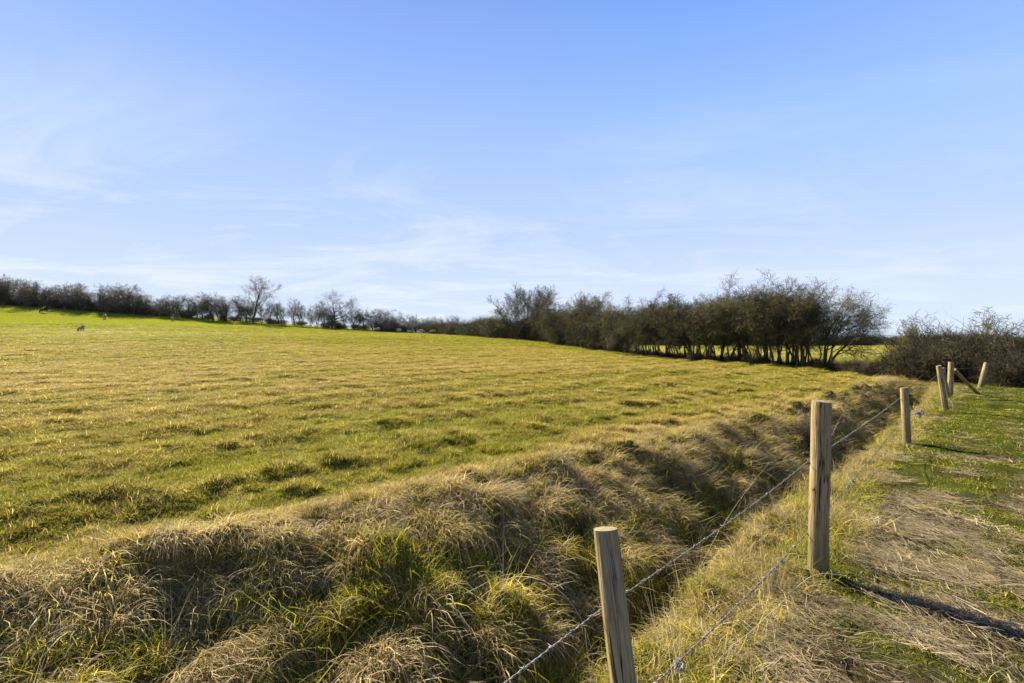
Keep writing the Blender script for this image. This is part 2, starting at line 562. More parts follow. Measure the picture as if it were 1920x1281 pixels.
def gn_stuff(name, label, cat, pts, rot, scl, idx, dry, grey, val, collection):
    me = bpy.data.meshes.new(name)
    me.vertices.add(len(pts))
    me.vertices.foreach_set("co", pts.astype(np.float32).ravel())
    for nm, typ, arr, key in (("rot", 'FLOAT_VECTOR', rot, "vector"), ("scl", 'FLOAT_VECTOR', scl, "vector"),
                              ("idx", 'INT', idx, "value"), ("dry", 'FLOAT', dry, "value"),
                              ("grey", 'FLOAT', grey, "value"), ("val", 'FLOAT', val, "value")):
        at = me.attributes.new(nm, typ, 'POINT')
        at.data.foreach_set(key, (arr.astype(np.int32) if typ == 'INT' else arr.astype(np.float32)).ravel())
    o = link_mesh(name, me)
    ng = bpy.data.node_groups.new(name + "_scatter", 'GeometryNodeTree')
    ng.interface.new_socket("Geometry", in_out='INPUT', socket_type='NodeSocketGeometry')
    ng.interface.new_socket("Geometry", in_out='OUTPUT', socket_type='NodeSocketGeometry')
    nn, ll = ng.nodes, ng.links
    gi = nn.new("NodeGroupInput"); go = nn.new("NodeGroupOutput")
    ci = nn.new("GeometryNodeCollectionInfo")
    ci.inputs["Collection"].default_value = collection
    ci.inputs["Separate Children"].default_value = True
    ci.inputs["Reset Children"].default_value = True
    ip = nn.new("GeometryNodeInstanceOnPoints")
    ip.inputs["Pick Instance"].default_value = True

    def attr(nm, typ):
        a = nn.new("GeometryNodeInputNamedAttribute"); a.data_type = typ
        a.inputs["Name"].default_value = nm
        return a.outputs["Attribute"]
    e2r = nn.new("FunctionNodeEulerToRotation")
    ll.new(attr("rot", 'FLOAT_VECTOR'), e2r.inputs[0])
    ll.new(gi.outputs[0], ip.inputs["Points"])
    ll.new(ci.outputs[0], ip.inputs["Instance"])
    ll.new(attr("idx", 'INT'), ip.inputs["Instance Index"])
    ll.new(e2r.outputs[0], ip.inputs["Rotation"])
    ll.new(attr("scl", 'FLOAT_VECTOR'), ip.inputs["Scale"])
    ll.new(ip.outputs[0], go.inputs[0])
    md = o.modifiers.new("scatter", 'NODES'); md.node_group = ng
    tag(o, label, cat, kind="stuff")
    return o


FACE_DOWN = -math.pi / 4        # heading from the field down into the ditch (world x+, y-)
Q = 1.0                          # global grass amount

# --- short pasture
field_c = coll("field_tufts", [
    tuft("sward", 16, (0.03, 0.075), (35, 85), 0.06, 0.0042, (0.2, 1.4)),
    tuft("sward", 16, (0.03, 0.075), (30, 80), 0.07, 0.0042, (0.4, 1.8)),
    tuft("sward", 22, (0.05, 0.12), (40, 88), 0.06, 0.0045, (0.6, 2.0)),
    tuft("sward", 26, (0.08, 0.17), (35, 85), 0.06, 0.0045, (1.0, 2.6)),
])
X, Y, r = scatter_points(1000 * Q, 52000 * Q, 1.6, 118)
f, b, v, dry = zones(X, Y)
hx = np.interp(Y, NHY, NHX)
keep = (rng.uniform(0, 1, len(X)) < f) & (X < hx + 1.0)
X, Y, r, f, b, v, dry = [q[keep] for q in (X, Y, r, f, b, v, dry)]
hum = fbm(X * 2.3, Y * 2.3, 43, 3)
pr = rng.uniform(0, 1, len(X))
tall = pr < np.clip((hum - 0.5) * 3.5, 0.03, 0.7)
idx = np.where(tall, np.where(rng.uniform(0, 1, len(X)) < 0.5, 3, 2), rng.integers(0, 2, len(X)))
Z = H(X, Y)
S = (0.8 + 0.5 * rng.uniform(0, 1, len(X))) * np.clip((r / 7.0) ** 0.5, 0.85, 4.2)
sc = np.stack([S * np.clip((r / 8) ** 0.25, 1, 1.8), S * np.clip((r / 8) ** 0.25, 1, 1.8), S * 0.8 * np.clip((7 / r) ** 0.5, 0.30, 1)], 1)
rot = np.stack([rng.normal(0, 0.1, len(X)), rng.normal(0, 0.1, len(X)), rng.uniform(0, 6.28, len(X))], 1)
gn_stuff("field_grass", "short yellow green pasture grass covering the sloping field", "grass",
         np.stack([X, Y, Z], 1), rot, sc, idx, np.clip(dry + rng.normal(0, 0.1, len(X)), 0, 1), np.zeros(len(X)),
         rng.uniform(0.7, 1.15, len(X)) * (0.72 + 0.56 * fbm(X * 3.1, Y * 3.1, 101, 3)), field_c)

# --- long dead grass and green clumps hanging on the ditch bank
bank_c = coll("bank_tufts", [
    tuft("drape", 26, (0.20, 0.42), (20, 70), 0.07, 0.0058, (2.0, 3.8), segs=6, heading=0, hspread=0.5, wob=0.4),
    tuft("drape", 22, (0.14, 0.36), (10, 60), 0.10, 0.0050, (1.2, 3.4), segs=6, heading=0, hspread=0.9, wob=0.7),
    tuft("tangle", 24, (0.08, 0.26), (-10, 60), 0.12, 0.0052, (0.6, 3.4), segs=5, wob=1.1),
    tuft("clump", 22, (0.08, 0.20), (35, 85), 0.06, 0.0056, (0.8, 2.4), segs=4, wob=0.4),
    tuft("clump", 22, (0.05, 0.12), (30, 85), 0.07, 0.0052, (0.4, 2.0), segs=3, wob=0.4),
    seed_stalk("stalk"),
    tuft("mop", 40, (0.10, 0.24), (30, 88), 0.05, 0.0048, (2.4, 4.6), segs=6, wob=0.5),
    tuft("broken", 12, (0.12, 0.50), (-25, 60), 0.14, 0.0052, (-0.8, 2.2), segs=6, wob=1.3),
])
X, Y, r = scatter_points(640 * Q, 16000 * Q, 1.2, 34)
f, b, v, dry = zones(X, Y)
u, n = un(X, Y)
nt = np.interp(u, UU, N_TOP); nl = np.interp(u, UU, N_LIP)
crest = (1 - sst(0.0, 0.6, np.abs(n - nt - 0.1)))
nf = np.interp(u, NF_U, NF_N) + 0.3 * (fbm(u * 1.3, n, 103, 2) - 0.5)
strip = sst(nf - 0.15, nf + 0.1, n) * (1 - sst(0.0, 0.3, n - nl)) * ditch_mask(u)
prob = np.clip(b + 0.35 * crest + 0.7 * strip, 0, 1)
keep = rng.uniform(0, 1, len(X)) < prob
X, Y, r, dry, n, nt, nl, crest, strip, u = [q[keep] for q in (X, Y, r, dry, n, nt, nl, crest, strip, u)]
Z = H(X, Y)
cnt = len(X)
p = rng.uniform(0, 1, cnt)
idx = np.where(p < 0.24, 0, np.where(p < 0.42, 1, np.where(p < 0.74, 2, np.where(p < 0.90, 6, np.where(p < 0.9985, 7, 5)))))
greenish = dry < 0.5
idx = np.where(greenish & (p < 0.92), np.where(p < 0.5, 3, 4), idx)
idx = np.where((n - nt > -0.1) & (rng.uniform(0, 1, cnt) < 0.75), rng.choice([2, 4, 4, 3], cnt), idx)
hang = (n - nt < -0.05) & (n - nt > -0.55) & (rng.uniform(0, 1, cnt) < 0.45)
idx = np.where(hang, rng.choice([0, 1, 0, 6], cnt), idx)
dry = np.where(hang, 0.9, dry)
idx = np.where((strip > 0.3) & (rng.uniform(0, 1, cnt) < 0.93), rng.choice([2, 3, 4, 4, 2, 2, 3, 4, 2, 2, 4, 5], cnt), idx)
dry = np.where(idx == 5, 1.0, dry)
dirn = np.where(n > np.interp(u, UU, N_BOT), FACE_DOWN, FACE_DOWN + math.pi)
rz = np.where(idx <= 1, dirn + rng.normal(0, 0.5, cnt), rng.uniform(0, 6.28, cnt))
S = (0.50 + 0.75 * rng.uniform(0, 1, cnt) ** 1.5) * np.clip((r / 6.0) ** 0.3, 0.95, 1.4) * (0.7 + 0.6 * fbm(X * 1.1, Y * 1.1, 97, 2))
S = np.where(n - nt > -0.05, S * 0.7, S)
S = np.where(strip > 0.3, S * 0.85, S)
S = np.where(n < np.interp(u, UU, N_LIP) + 0.5, S * 0.85, S)
S = np.where(idx == 5, S * 0.7, S)
rot = np.stack([rng.normal(0, 0.12, cnt), rng.normal(0, 0.12, cnt), rz], 1)
gn_stuff("bank_grass", "long tan dead grass tussocks with green clumps on the ditch bank", "long grass",
         np.stack([X, Y, Z], 1), rot, np.stack([S, S, S], 1), idx, np.clip(dry + rng.normal(0, 0.15, cnt), 0, 1),
         np.where(dry < 0.5, 0, rng.uniform(0.0, 0.9, cnt)), rng.uniform(0.6, 1.3, cnt) * (0.75 + 0.5 * fbm(X * 2.5, Y * 2.5, 105, 2)), bank_c)

# --- flattened straw and green patches on the verge right of the fence
verge_c = coll("verge_tufts", [
    tuft("straw", 22, (0.04, 0.18), (-2, 16), 0.13, 0.0036, (0, 0.6), segs=5, heading=0, hspread=0.55, wob=0.8, flat=True),
    tuft("straw", 14, (0.05, 0.18), (-4, 14), 0.14, 0.0034, (0, 0.3), segs=3, wob=0.8, flat=True),
    tuft("blades", 18, (0.02, 0.055), (20, 75), 0.05, 0.0048, (0.6, 2.2)),
    tuft("moss", 46, (0.008, 0.022), (20, 80), 0.06, 0.0050, (0, 1.0), segs=2),
])
X, Y, r = scatter_points(760 * Q, 13000 * Q, 1.0, 34)
f, b, v, dry = zones(X, Y)
u, n = un(X, Y)
hx = np.interp(Y, NHY, NHX)
keep = (rng.uniform(0, 1, len(X)) < np.clip(0.25 + 1.5 * (fbm(X * 3.0, Y * 3.0, 107, 3) - 0.28), 0.12, 1) * v * (1 - 0.8 * sst(-0.1, 0.15, n - np.interp(u, NF_U, NF_N)))) & (X < hx + 3.0) & (n < 1.4)
X, Y, r, dry, u, n = [q[keep] for q in (X, Y, r, dry, u, n)]
cnt = len(X)
Z = H(X, Y)
p = rng.uniform(0, 1, cnt)
isgreen = p > sst(0.33, 0.62, dry) * 1.02
idx = np.where(isgreen, np.where(rng.uniform(0, 1, cnt) < 0.55, 2, 3), np.where(rng.uniform(0, 1, cnt) < 0.65, 0, 1))
S = rng.uniform(0.65, 1.2, cnt) * np.clip((r / 3.5) ** 0.35, 1, 2.2)
S = np.where(isgreen, S * 1.25, S)
rz = np.where(idx == 0, R(-52) + rng.normal(0, 0.35, cnt) + 2.2 * (fbm(X * 1.2, Y * 1.2, 91, 2) - 0.5) + math.pi * rng.integers(0, 2, cnt), rng.uniform(0, 6.28, cnt))
rot = np.stack([rng.normal(0, 0.05, cnt), rng.normal(0, 0.05, cnt), rz], 1)
mossy = sst(0.54, 0.64, fbm(X * 1.4, Y * 1.4, 95, 3)) * isgreen * 0.45
idx = np.where(mossy > 0.2, 3, idx)
gn_stuff("verge_grass", "flattened grey straw with green tufts and moss right of the fence", "verge grass",
         np.stack([X, Y, Z], 1), rot, np.stack([S, S, S], 1), idx,
         np.where(isgreen, 0.08, 0.98), np.where(isgreen, mossy, rng.uniform(0.6, 1.0, cnt)), rng.uniform(0.35, 1.25, cnt) * (0.6 + 0.8 * fbm(X * 2.2, Y * 2.2, 99, 3)) * (1 + 0.2 * mossy), verge_c)

# ------------------------------------------------------------------ tubes
def tubes(segs, sides=3):
    """segs (N,8): p0(3) p1(3) r0 r1 -> verts, quads of open prisms"""
    S = np.asarray(segs, float)
    P0, P1, r0, r1 = S[:, 0:3], S[:, 3:6], S[:, 6], S[:, 7]
    D = P1 - P0
    D /= np.maximum(np.linalg.norm(D, axis=1), 1e-6)[:, None]
    ref = np.where(np.abs(D[:, 2:3]) < 0.9, np.array([[0, 0, 1.0]]), np.array([[1.0, 0, 0]]))
    A = np.cross(D, ref); A /= np.linalg.norm(A, axis=1)[:, None]
    B = np.cross(D, A)
    ang = np.arange(sides) * 2 * math.pi / sides
    ca, sa = np.cos(ang), np.sin(ang)
    ring = A[:, None, :] * ca[None, :, None] + B[:, None, :] * sa[None, :, None]
    V0 = P0[:, None, :] + ring * r0[:, None, None]
    V1 = P1[:, None, :] + ring * r1[:, None, None]
    V = np.concatenate([V0, V1], 1).reshape(-1, 3)
    base = (np.arange(len(S)) * 2 * sides)[:, None]
    k = np.arange(sides)[None, :]; k2 = (np.arange(sides)[None, :] + 1) % sides
    Fq = np.stack([base + k, base + k2, base + sides + k2, base + sides + k], -1).reshape(-1, 4)
    return V, Fq


def leaf_quads(C, size, rs):
    n = len(C)
    a = rs.normal(0, 1, (n, 3)); a /= np.linalg.norm(a, axis=1)[:, None]
    b = np.cross(a, rs.normal(0, 1, (n, 3))); b /= np.linalg.norm(b, axis=1)[:, None]
    s = size * rs.uniform(0.6, 1.4, n)[:, None]
    V = np.stack([C - a * s, C + b * s * 0.55, C + a * s, C - b * s * 0.55], 1).reshape(-1, 3)
    Fq = (np.arange(n) * 4)[:, None] + np.arange(4)[None, :]
    return V, Fq


# ------------------------------------------------------------------ plants
def bark_mat(name, c1, c2, c3, scale=3.0, trans=0.0):
    m, n, l = new_mat(name)
    tcb = N(n, "ShaderNodeTexCoord")
    geo = N(n, "ShaderNodeNewGeometry")
    inf = N(n, "ShaderNodeObjectInfo")
    f1 = noise(n, l, geo.outputs["Position"], scale, 4, 0.6)
    f2 = noise(n, l, geo.outputs["Position"], scale * 7, 3, 0.6)
    col = ramp(n, l, f1, [(0.36, c1), (0.5, c2), (0.66, c3)])
    col = mixc(n, l, 1.0, col, ramp(n, l, f2, [(0.3, (0.6, 0.6, 0.6)), (0.7, (1.3, 1.3, 1.3))]), 'MULTIPLY')
    vv = math_n(n, l, 'ADD', 0.8, math_n(n, l, 'MULTIPLY', inf.outputs["Random"], 0.4))
    cx = N(n, "ShaderNodeCombineXYZ")
    for i in range(3): l.new(vv, cx.inputs[i])
    col = mixc(n, l, 1.0, col, cx.outputs[0], 'MULTIPLY')
    p = N(n, "ShaderNodeBsdfPrincipled")
    p.inputs["Roughness"].default_value = 0.9
    p.inputs["Specular IOR Level"].default_value = 0.15
    l.new(col, p.inputs["Base Color"])
    o = N(n, "ShaderNodeOutputMaterial")
    l.new(p.outputs[0], o.inputs[0])
    return m


mat_bark = bark_mat("bark", (0.055, 0.045, 0.033), (0.095, 0.08, 0.055), (0.16, 0.14, 0.10), 5)
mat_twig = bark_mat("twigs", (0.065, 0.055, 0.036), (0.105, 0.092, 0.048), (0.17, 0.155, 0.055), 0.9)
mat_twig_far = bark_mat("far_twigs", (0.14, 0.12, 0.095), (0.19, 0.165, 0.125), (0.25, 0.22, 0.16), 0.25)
mat_ivy = bark_mat("evergreen_leaves", (0.018, 0.028, 0.010), (0.032, 0.045, 0.016), (0.07, 0.075, 0.025), 1.4)
mat_scrub = bark_mat("scrub_leaves", (0.06, 0.055, 0.035), (0.09, 0.08, 0.05), (0.13, 0.12, 0.07), 0.4)
mat_deadleaf = bark_mat("bramble_leaves", (0.035, 0.024, 0.014), (0.065, 0.048, 0.024), (0.10, 0.10, 0.025), 1.3)
mat_cane = bark_mat("canes", (0.022, 0.018, 0.012), (0.048, 0.038, 0.024), (0.12, 0.10, 0.055), 1.6)


class Plant:
    def __init__(self, seed):
        self.rs = np.random.default_rng(seed)
        self.thick, self.thin, self.tips = [], [], []

    def branch(self, p, d, length, r, lvl, maxl, cfg):
        rs = self.rs
        ns = cfg['segs'][lvl]
        kids = cfg['kids'][lvl] if lvl < maxl else 0
        pts = [p]; rads = [r]; dirs = [d]
        q = p.copy()
        for i in range(ns):
            d = d + rs.normal(0, cfg['wob'][lvl], 3)
            d = d + np.array([cfg.get('wx', 0.0), 0, cfg['up'][lvl]]) / ns
            d = d / np.linalg.norm(d)
            q2 = q + d * length / ns
            r2 = r * (1 - (i + 1) / ns * (1 - cfg['taper'][lvl]))
            (self.thick if lvl <= cfg['thicklvl'] else self.thin).append([*q, *q2, rads[-1], r2])
            q = q2; pts.append(q); rads.append(r2); dirs.append(d)
        if kids == 0:
            self.tips.append(q)
            return
        for k in range(kids):
            t = cfg['start'][lvl] + (1 - cfg['start'][lvl]) * (k + rs.uniform(0, 1)) / kids
            x = t * ns; i = min(int(x), ns - 1); fr = x - i
            pp = pts[i] * (1 - fr) + pts[i + 1] * fr
            rr = rads[i] * (1 - fr) + rads[i + 1] * fr
            dd = dirs[min(i + 1, ns)]
            ax = rs.normal(0, 1, 3); ax -= dd * ax.dot(dd); ax /= np.linalg.norm(ax)
            ang = R(rs.uniform(*cfg['ang'][lvl]))
            nd = dd * math.cos(ang) + ax * math.sin(ang)
            self.branch(pp, nd, length * rs.uniform(*cfg['len'][lvl]) * (1 - 0.35 * t), max(rr * cfg['rk'][lvl], cfg['rmin']), lvl + 1, maxl, cfg)


def hawthorn_cfg(**kw):
    c = dict(segs=[6, 5, 4, 3, 2], kids=[8, 6, 6, 4, 0], wob=[0.14, 0.2, 0.24, 0.25, 0.2], up=[0.15, 0.1, 0.12, 0.1, 0.0],
             taper=[0.35, 0.35, 0.4, 0.5, 0.5], start=[0.30, 0.2, 0.15, 0.1, 0], ang=[(25, 65), (30, 70), (30, 75), (30, 75), (0, 0)],
             len=[(0.45, 0.75), (0.45, 0.75), (0.5, 0.8), (0.5, 0.9), (1, 1)], rk=[0.55, 0.55, 0.55, 0.6, 0.6], rmin=0.007, thicklvl=1)
    c.update(kw)
    return c


def make_tree(seed, height, stems, cfg, lean=(0, 0), stem_spread=0.25, ivy=0, r0=0.07, splay=0.25, maxl=4, leaves=0, ivy_h=(0.15, 0.7)):
    """returns dict of meshes (trunk, crown, foliage)"""
    P = Plant(seed); rs = P.rs
    for s in range(stems):
        a = rs.uniform(0, 6.28)
        p = np.array([math.cos(a) * stem_spread * rs.uniform(0, 1), math.sin(a) * stem_spread * rs.uniform(0, 1), -0.1])
        d = np.array([math.cos(a) * splay * rs.uniform(0.3, 1) + lean[0], math.sin(a) * splay * rs.uniform(0.3, 1) + lean[1], 1.0])
        d /= np.linalg.norm(d)
        P.branch(p, d, height * rs.uniform(0.62, 0.85), r0 * rs.uniform(0.6, 1.2), 0, maxl, cfg)
    V, Fq = tubes(P.thick, 6)
    trunk = mesh_np("trunk", V, Fq, smooth=True); trunk.materials.append(mat_bark)
    V, Fq = tubes(P.thin, 3)
    tips = np.array(P.tips)
    if leaves:
        sel = tips[rs.integers(0, len(tips), leaves)] + rs.normal(0, 0.05, (leaves, 3))
        V2, F2 = leaf_quads(sel, 0.02, rs)
        Fq = np.vstack([Fq, F2 + len(V)]); V = np.vstack([V, V2])
    crown = mesh_np("crown", V, Fq)
    zs = V[:, 2]
    out = dict(trunk=trunk, crown=crown, h=float(np.percentile(zs, 98.9)), fol=None)
    if ivy:
        th = np.array(P.thick); tn = np.array(P.thin)
        mid = np.vstack([(th[:, :3] + th[:, 3:6]) / 2, (tn[:, :3] + tn[:, 3:6]) / 2])
        hh = out['h']
        ok = mid[(mid[:, 2] > ivy_h[0] * hh) & (mid[:, 2] < ivy_h[1] * hh)]
        nclump = 26
        cl = ok[rs.integers(0, len(ok), nclump)]
        c = cl[rs.integers(0, nclump, ivy)] + rs.normal(0, 1, (ivy, 3)) * np.array([0.24, 0.24, 0.3])
        V3, F3 = leaf_quads(c, 0.035, rs)
        fol = mesh_np("foliage", V3, F3); fol.materials.append(mat_ivy)
        out['fol'] = fol
    return out


def place_tree(kind, t, x, y, height, label, cat, group, twigmat, rz=None, sx=1.0, fol=True, z=None):
    o = empty(kind, (x, y, H1(x, y) - 0.05 if z is None else z), random.uniform(0, 6.28) if rz is None else rz)
    s = height / t['h']
    o.scale = (s * sx, s * sx, s)
    tag(o, label, cat, group)
    link_mesh("trunk", t['trunk'], o)
    if not t['crown'].materials: t['crown'].materials.append(twigmat)
    cr = link_mesh("crown", t['crown'], o)
    cr.material_slots[0].link = 'OBJECT'
    cr.material_slots[0].material = twigmat
    if fol and t['fol']:
        link_mesh("foliage", t['fol'], o)
    return o


haw = [make_tree(100 + i, 5, 4 + i % 3, hawthorn_cfg(kids=[8, 6, 6, 4, 0], up=[0.35, 0.2, 0.15, 0.1, 0.0], ang=[(20, 55), (25, 60), (30, 70), (30, 75), (0, 0)]), ivy=(1500, 500, 2600, 900, 2000, 1100)[i], r0=0.06, splay=0.2, stem_spread=0.5, leaves=900,
                 lean=(random.uniform(-.1, .1), random.uniform(-.1, .1))) for i in range(6)]
wind = make_tree(140, 5, 4, hawthorn_cfg(wx=0.36, up=[0.2, 0.12, 0.05, 0.0, 0], len=[(0.55, 0.9), (0.5, 0.85), (0.5, 0.85), (0.5, 0.9), (1, 1)]),
                 ivy=1200, r0=0.085, lean=(0.10, 0), splay=0.18)
# broad fan-shaped multi-stem tree
fan = make_tree(150, 6, 11, hawthorn_cfg(kids=[8, 6, 6, 4, 0], ang=[(15, 40), (15, 40), (15, 45), (15, 50), (0, 0)], up=[0.1, 0.25, 0.25, 0.2, 0]), r0=0.07, splay=0.95, stem_spread=0.4)
tall = make_tree(163, 11, 1, hawthorn_cfg(kids=[12, 7, 5, 3, 0], start=[0.32, 0.3, 0.2, 0.1, 0], ang=[(28, 50), (25, 50), (25, 60), (30, 70), (0, 0)],
                 len=[(0.55, 0.75), (0.45, 0.7), (0.5, 0.8), (0.5, 0.9), (1, 1)], up=[0.1, 0.25, 0.2, 0.1, 0], wob=[0.06, 0.16, 0.2, 0.2, 0.2], rmin=0.014), r0=0.22, splay=0.1)
oak = make_tree(171, 8, 1, hawthorn_cfg(kids=[11, 7, 5, 3, 0], start=[0.30, 0.25, 0.2, 0.1, 0], ang=[(45, 80), (30, 60), (25, 65), (30, 70), (0, 0)],
                 len=[(0.7, 1.0), (0.45, 0.7), (0.5, 0.8), (0.5, 0.9), (1, 1)], up=[0.05, 0.45, 0.25, 0.1, 0], wob=[0.05, 0.18, 0.24, 0.25, 0.2], rmin=0.013), r0=0.24, splay=0.05)
fcfg = lambda **k: hawthorn_cfg(kids=[7, 5, 4, 3, 0], rmin=0.012, start=[0.12, 0.2, 0.15, 0.1, 0], **k)
far_trees = [make_tree(200 + i, 5, 3 + i % 3, fcfg(), r0=0.09, splay=0.3, ivy=(700, 0, 1100, 0)[i], ivy_h=(0.0, 0.5)) for i in range(4)]
slim = [make_tree(220 + i, 5, 4 + i % 2, hawthorn_cfg(kids=[6, 5, 4, 2, 0], rmin=0.012, start=[0.15, 0.2, 0.15, 0.1, 0], up=[0.4, 0.3, 0.2, 0.1, 0.0], ang=[(15, 40), (20, 45), (25, 60), (30, 70), (0, 0)]), r0=0.065, splay=0.22, stem_spread=0.5) for i in range(3)]


def make_bush(seed, w, d, h, ntwig, nleaf, leafsize, arch=0):
    """twiggy bush: mass of short crossing twigs and small leaves filling an uneven mound"""
    rs = np.random.default_rng(seed)
    nc = 9
    cc = np.stack([rs.uniform(-w / 2, w / 2, nc), rs.uniform(-d / 2, d / 2, nc), rs.uniform(0.2, 0.62, nc) * h], 1)
    rad = rs.uniform(0.3, 0.5, nc) * h

    def pts(n, shell=0.0):
        k = rs.integers(0, nc, n)
        v = rs.normal(0, 1, (n, 3)); v /= np.linalg.norm(v, axis=1)[:, None]
        rr = rad[k] * rs.uniform(shell, 1, n) ** 0.5
        p = cc[k] + v * rr[:, None]
        p[:, 2] = np.abs(p[:, 2])
        return p
    a = pts(ntwig)
    dr = rs.normal(0, 1, (ntwig, 3)) + np.array([0, 0, 0.5]); dr /= np.linalg.norm(dr, axis=1)[:, None]
    L = rs.uniform(0.15, 0.55, ntwig)[:, None] * (h / 2)
    b1 = a + dr * L
    dr2 = dr + rs.normal(0, 0.4, (ntwig, 3)); b2 = b1 + dr2 * L * 0.7
    r0 = rs.uniform(0.003, 0.008, ntwig)
    segs = np.vstack([np.hstack([a, b1, r0[:, None], r0[:, None] * .8]), np.hstack([b1, b2, r0[:, None] * .8, r0[:, None] * .4])])
    V, Fq = tubes(segs, 3)
    stems = []
    for i in range(14):
        p = np.array([rs.uniform(-w / 2, w / 2) * .8, rs.uniform(-d / 2, d / 2) * .8, -0.1]); q = p + np.array([rs.normal(0, .3), rs.normal(0, .3), h * rs.uniform(.4, .8)])
        stems.append([*p, *q, 0.02, 0.01])
    for i in range(arch):
        x0 = np.array([rs.uniform(-w / 2, w / 2), rs.uniform(-d / 2, d / 2), h * 0.35])
        az = rs.uniform(0, 6.28); dd = np.array([math.cos(az) * .45, math.sin(az) * .45, 1.0])
        Lc = h * rs.uniform(0.5, 1.35); seg = Lc / 8; p = x0; rr = 0.009
        for s in range(8):
            dd = dd + np.array([math.cos(az) * .05, math.sin(az) * .05, -0.13 * s / 7.0]) + rs.normal(0, .05, 3)
            dn = dd / np.linalg.norm(dd); q = p + dn * seg
            stems.append([*p, *q, rr, rr * .85]); p = q; rr *= .85
            if s > 1 and rs.uniform() < .8:
                sd = dn + rs.normal(0, .6, 3); stems.append([*p, *(p + sd * rs.uniform(.08, .3)), rr * .6, rr * .3])
    V1, F1 = tubes(stems, 5)
    st = mesh_np("stem", V1, F1); st.materials.append(mat_cane)
    tw = mesh_np("twigs", V, Fq)
    lv = None
    if nleaf:
        k = rs.integers(0, nc, nleaf // 1)
        ncl = max(nleaf // 14, 1)
        cp = pts(ncl, 0.3)
        P3 = cp[rs.integers(0, ncl, nleaf)] + rs.normal(0, 0.09 * h, (nleaf, 3)) * 0.6
        P3[:, 2] = np.abs(P3[:, 2])
        V2, F2 = leaf_quads(P3, leafsize, rs)
        lv = mesh_np("foliage", V2, F2)
    return dict(stem=st, twigs=tw, leaves=lv, h=h)


def place_bush(kind, t, x, y, h, label, cat, group, twigmat, leafmat, rz=None, sx=1.0, z=None):
    o = empty(kind, (x, y, H1(x, y) - 0.03 if z is None else z), random.uniform(0, 6.28) if rz is None else rz)
    s = h / t['h']; o.scale = (s * sx, s * sx, s)
    tag(o, label, cat, group)
    link_mesh("stem", t['stem'], o)
    for key, nm, mt in (('twigs', 'twigs', twigmat), ('leaves', 'foliage', leafmat)):
        if t[key] is None: continue
        if not t[key].materials: t[key].materials.append(mt)
        c = link_mesh(nm, t[key], o)
        c.material_slots[0].link = 'OBJECT'; c.material_slots[0].material = mt
    return o


shrub = [make_bush(300 + i, 2.4, 1.6, 1.9, 2600, 3600, 0.035) for i in range(3)]
bramble = [make_bush(320 + i, 2.2, 1.8, 1.5, 2600, 4600, 0.024, arch=34) for i in range(4)]
low = [make_bush(340 + i, 1.6, 0.9, 0.7, 1300, 700, 0.018, arch=4) for i in range(3)]

# ---- near hedge: bare hawthorns from the gap on the right back along the field
rs = np.random.default_rng(11)
HB = [  # photo x of the stems, depth, height of the tree top above ground (m)
    (1548, 24.4, 4.4), (1522, 25.0, 5.0), (1496, 25.6, 5.1), (1462, 26.6, 5.2), (1428, 27.4, 5.0), (1396, 28.4, 4.9), (1364, 29.4, 4.6),
    (1334, 30.4, 4.8), (1304, 31.6, 4.7), (1276, 33.0, 4.6), (1246, 34.4, 4.5), (1218, 36.2, 4.5), (1190, 38.0, 4.5), (1164, 40.0, 4.6),
    (1136, 42.5, 4.6), (1108, 45.0, 5.3), (1082, 47.5, 4.8), (1058, 50.5, 4.8), (1034, 54.0, 4.8)]
lab = {0: "windswept bare hawthorn at the right end of the hedge, twigs streaming right",
       1: "bare hawthorn second from the right end of the hedge, beside the windswept one",
       3: "tallest bare hawthorn near the right end of the hedge, dark thick trunk",
       15: "bare hedge tree with raised spiky top, right of the rounded fan shaped tree"}
for i, (pxx, d, h) in enumerate(HB):
    x = (pxx - 960) / F * d
    sec = "bare hawthorn with gaps between its stems in the right half of the near hedge" if i < 10 else \
        "bare hawthorn in the closed dense middle stretch of the near hedge"
    if i == 0:
        place_tree("hawthorn_tree", wind, x, d, h, lab[0], "tree", "hawthorns of the near hedge", mat_twig, rz=R(8), sx=1.0)
    else:
        place_tree("hawthorn_tree", haw[i % 6], x, d, h * rs.uniform(0.84, 1.02) * (0.98 if i < 9 else 1.02), lab.get(i, sec), "tree", "hawthorns of the near hedge", mat_twig, sx=rs.uniform(1.0, 1.15))
for i, (pxx, d, h) in enumerate(HB[2:-1]):
    d = d + 1.3; x = (pxx - 16 - 960) / F * d
    place_tree("hawthorn_tree", haw[(i * 5 + 2) % 6], x, d, h * rs.uniform(0.82, 0.97), "bare hawthorn in the back row of the near hedge, seen between the front stems", "tree",
               "hawthorns of the near hedge", mat_twig, sx=rs.uniform(1.0, 1.2))
# undergrowth at the foot of the near hedge
for i in range(30):
    t = i / 29
    pxx = 1560 - 560 * t; d = np.interp(pxx, [980, 1100, 1300, 1570], [62, 45, 31.5, 24.2]) - 0.6
    x = (pxx - 960) / F * d
    if pxx > 1180:
        place_bush("hedge_shrub", low[i % 3], x, d, rs.uniform(0.35, 0.7), "low dry undergrowth at the foot of the bare hawthorns", "shrub", "undergrowth of the near hedge", mat_cane, mat_deadleaf, sx=1.0)
    else:
        place_bush("hedge_shrub", shrub[i % 3], x, d + 0.5, rs.uniform(2.0, 3.0), "dense dark shrub filling the near hedge below the tree tops", "shrub", "dense shrubs of the near hedge", mat_twig, mat_ivy, sx=0.8)
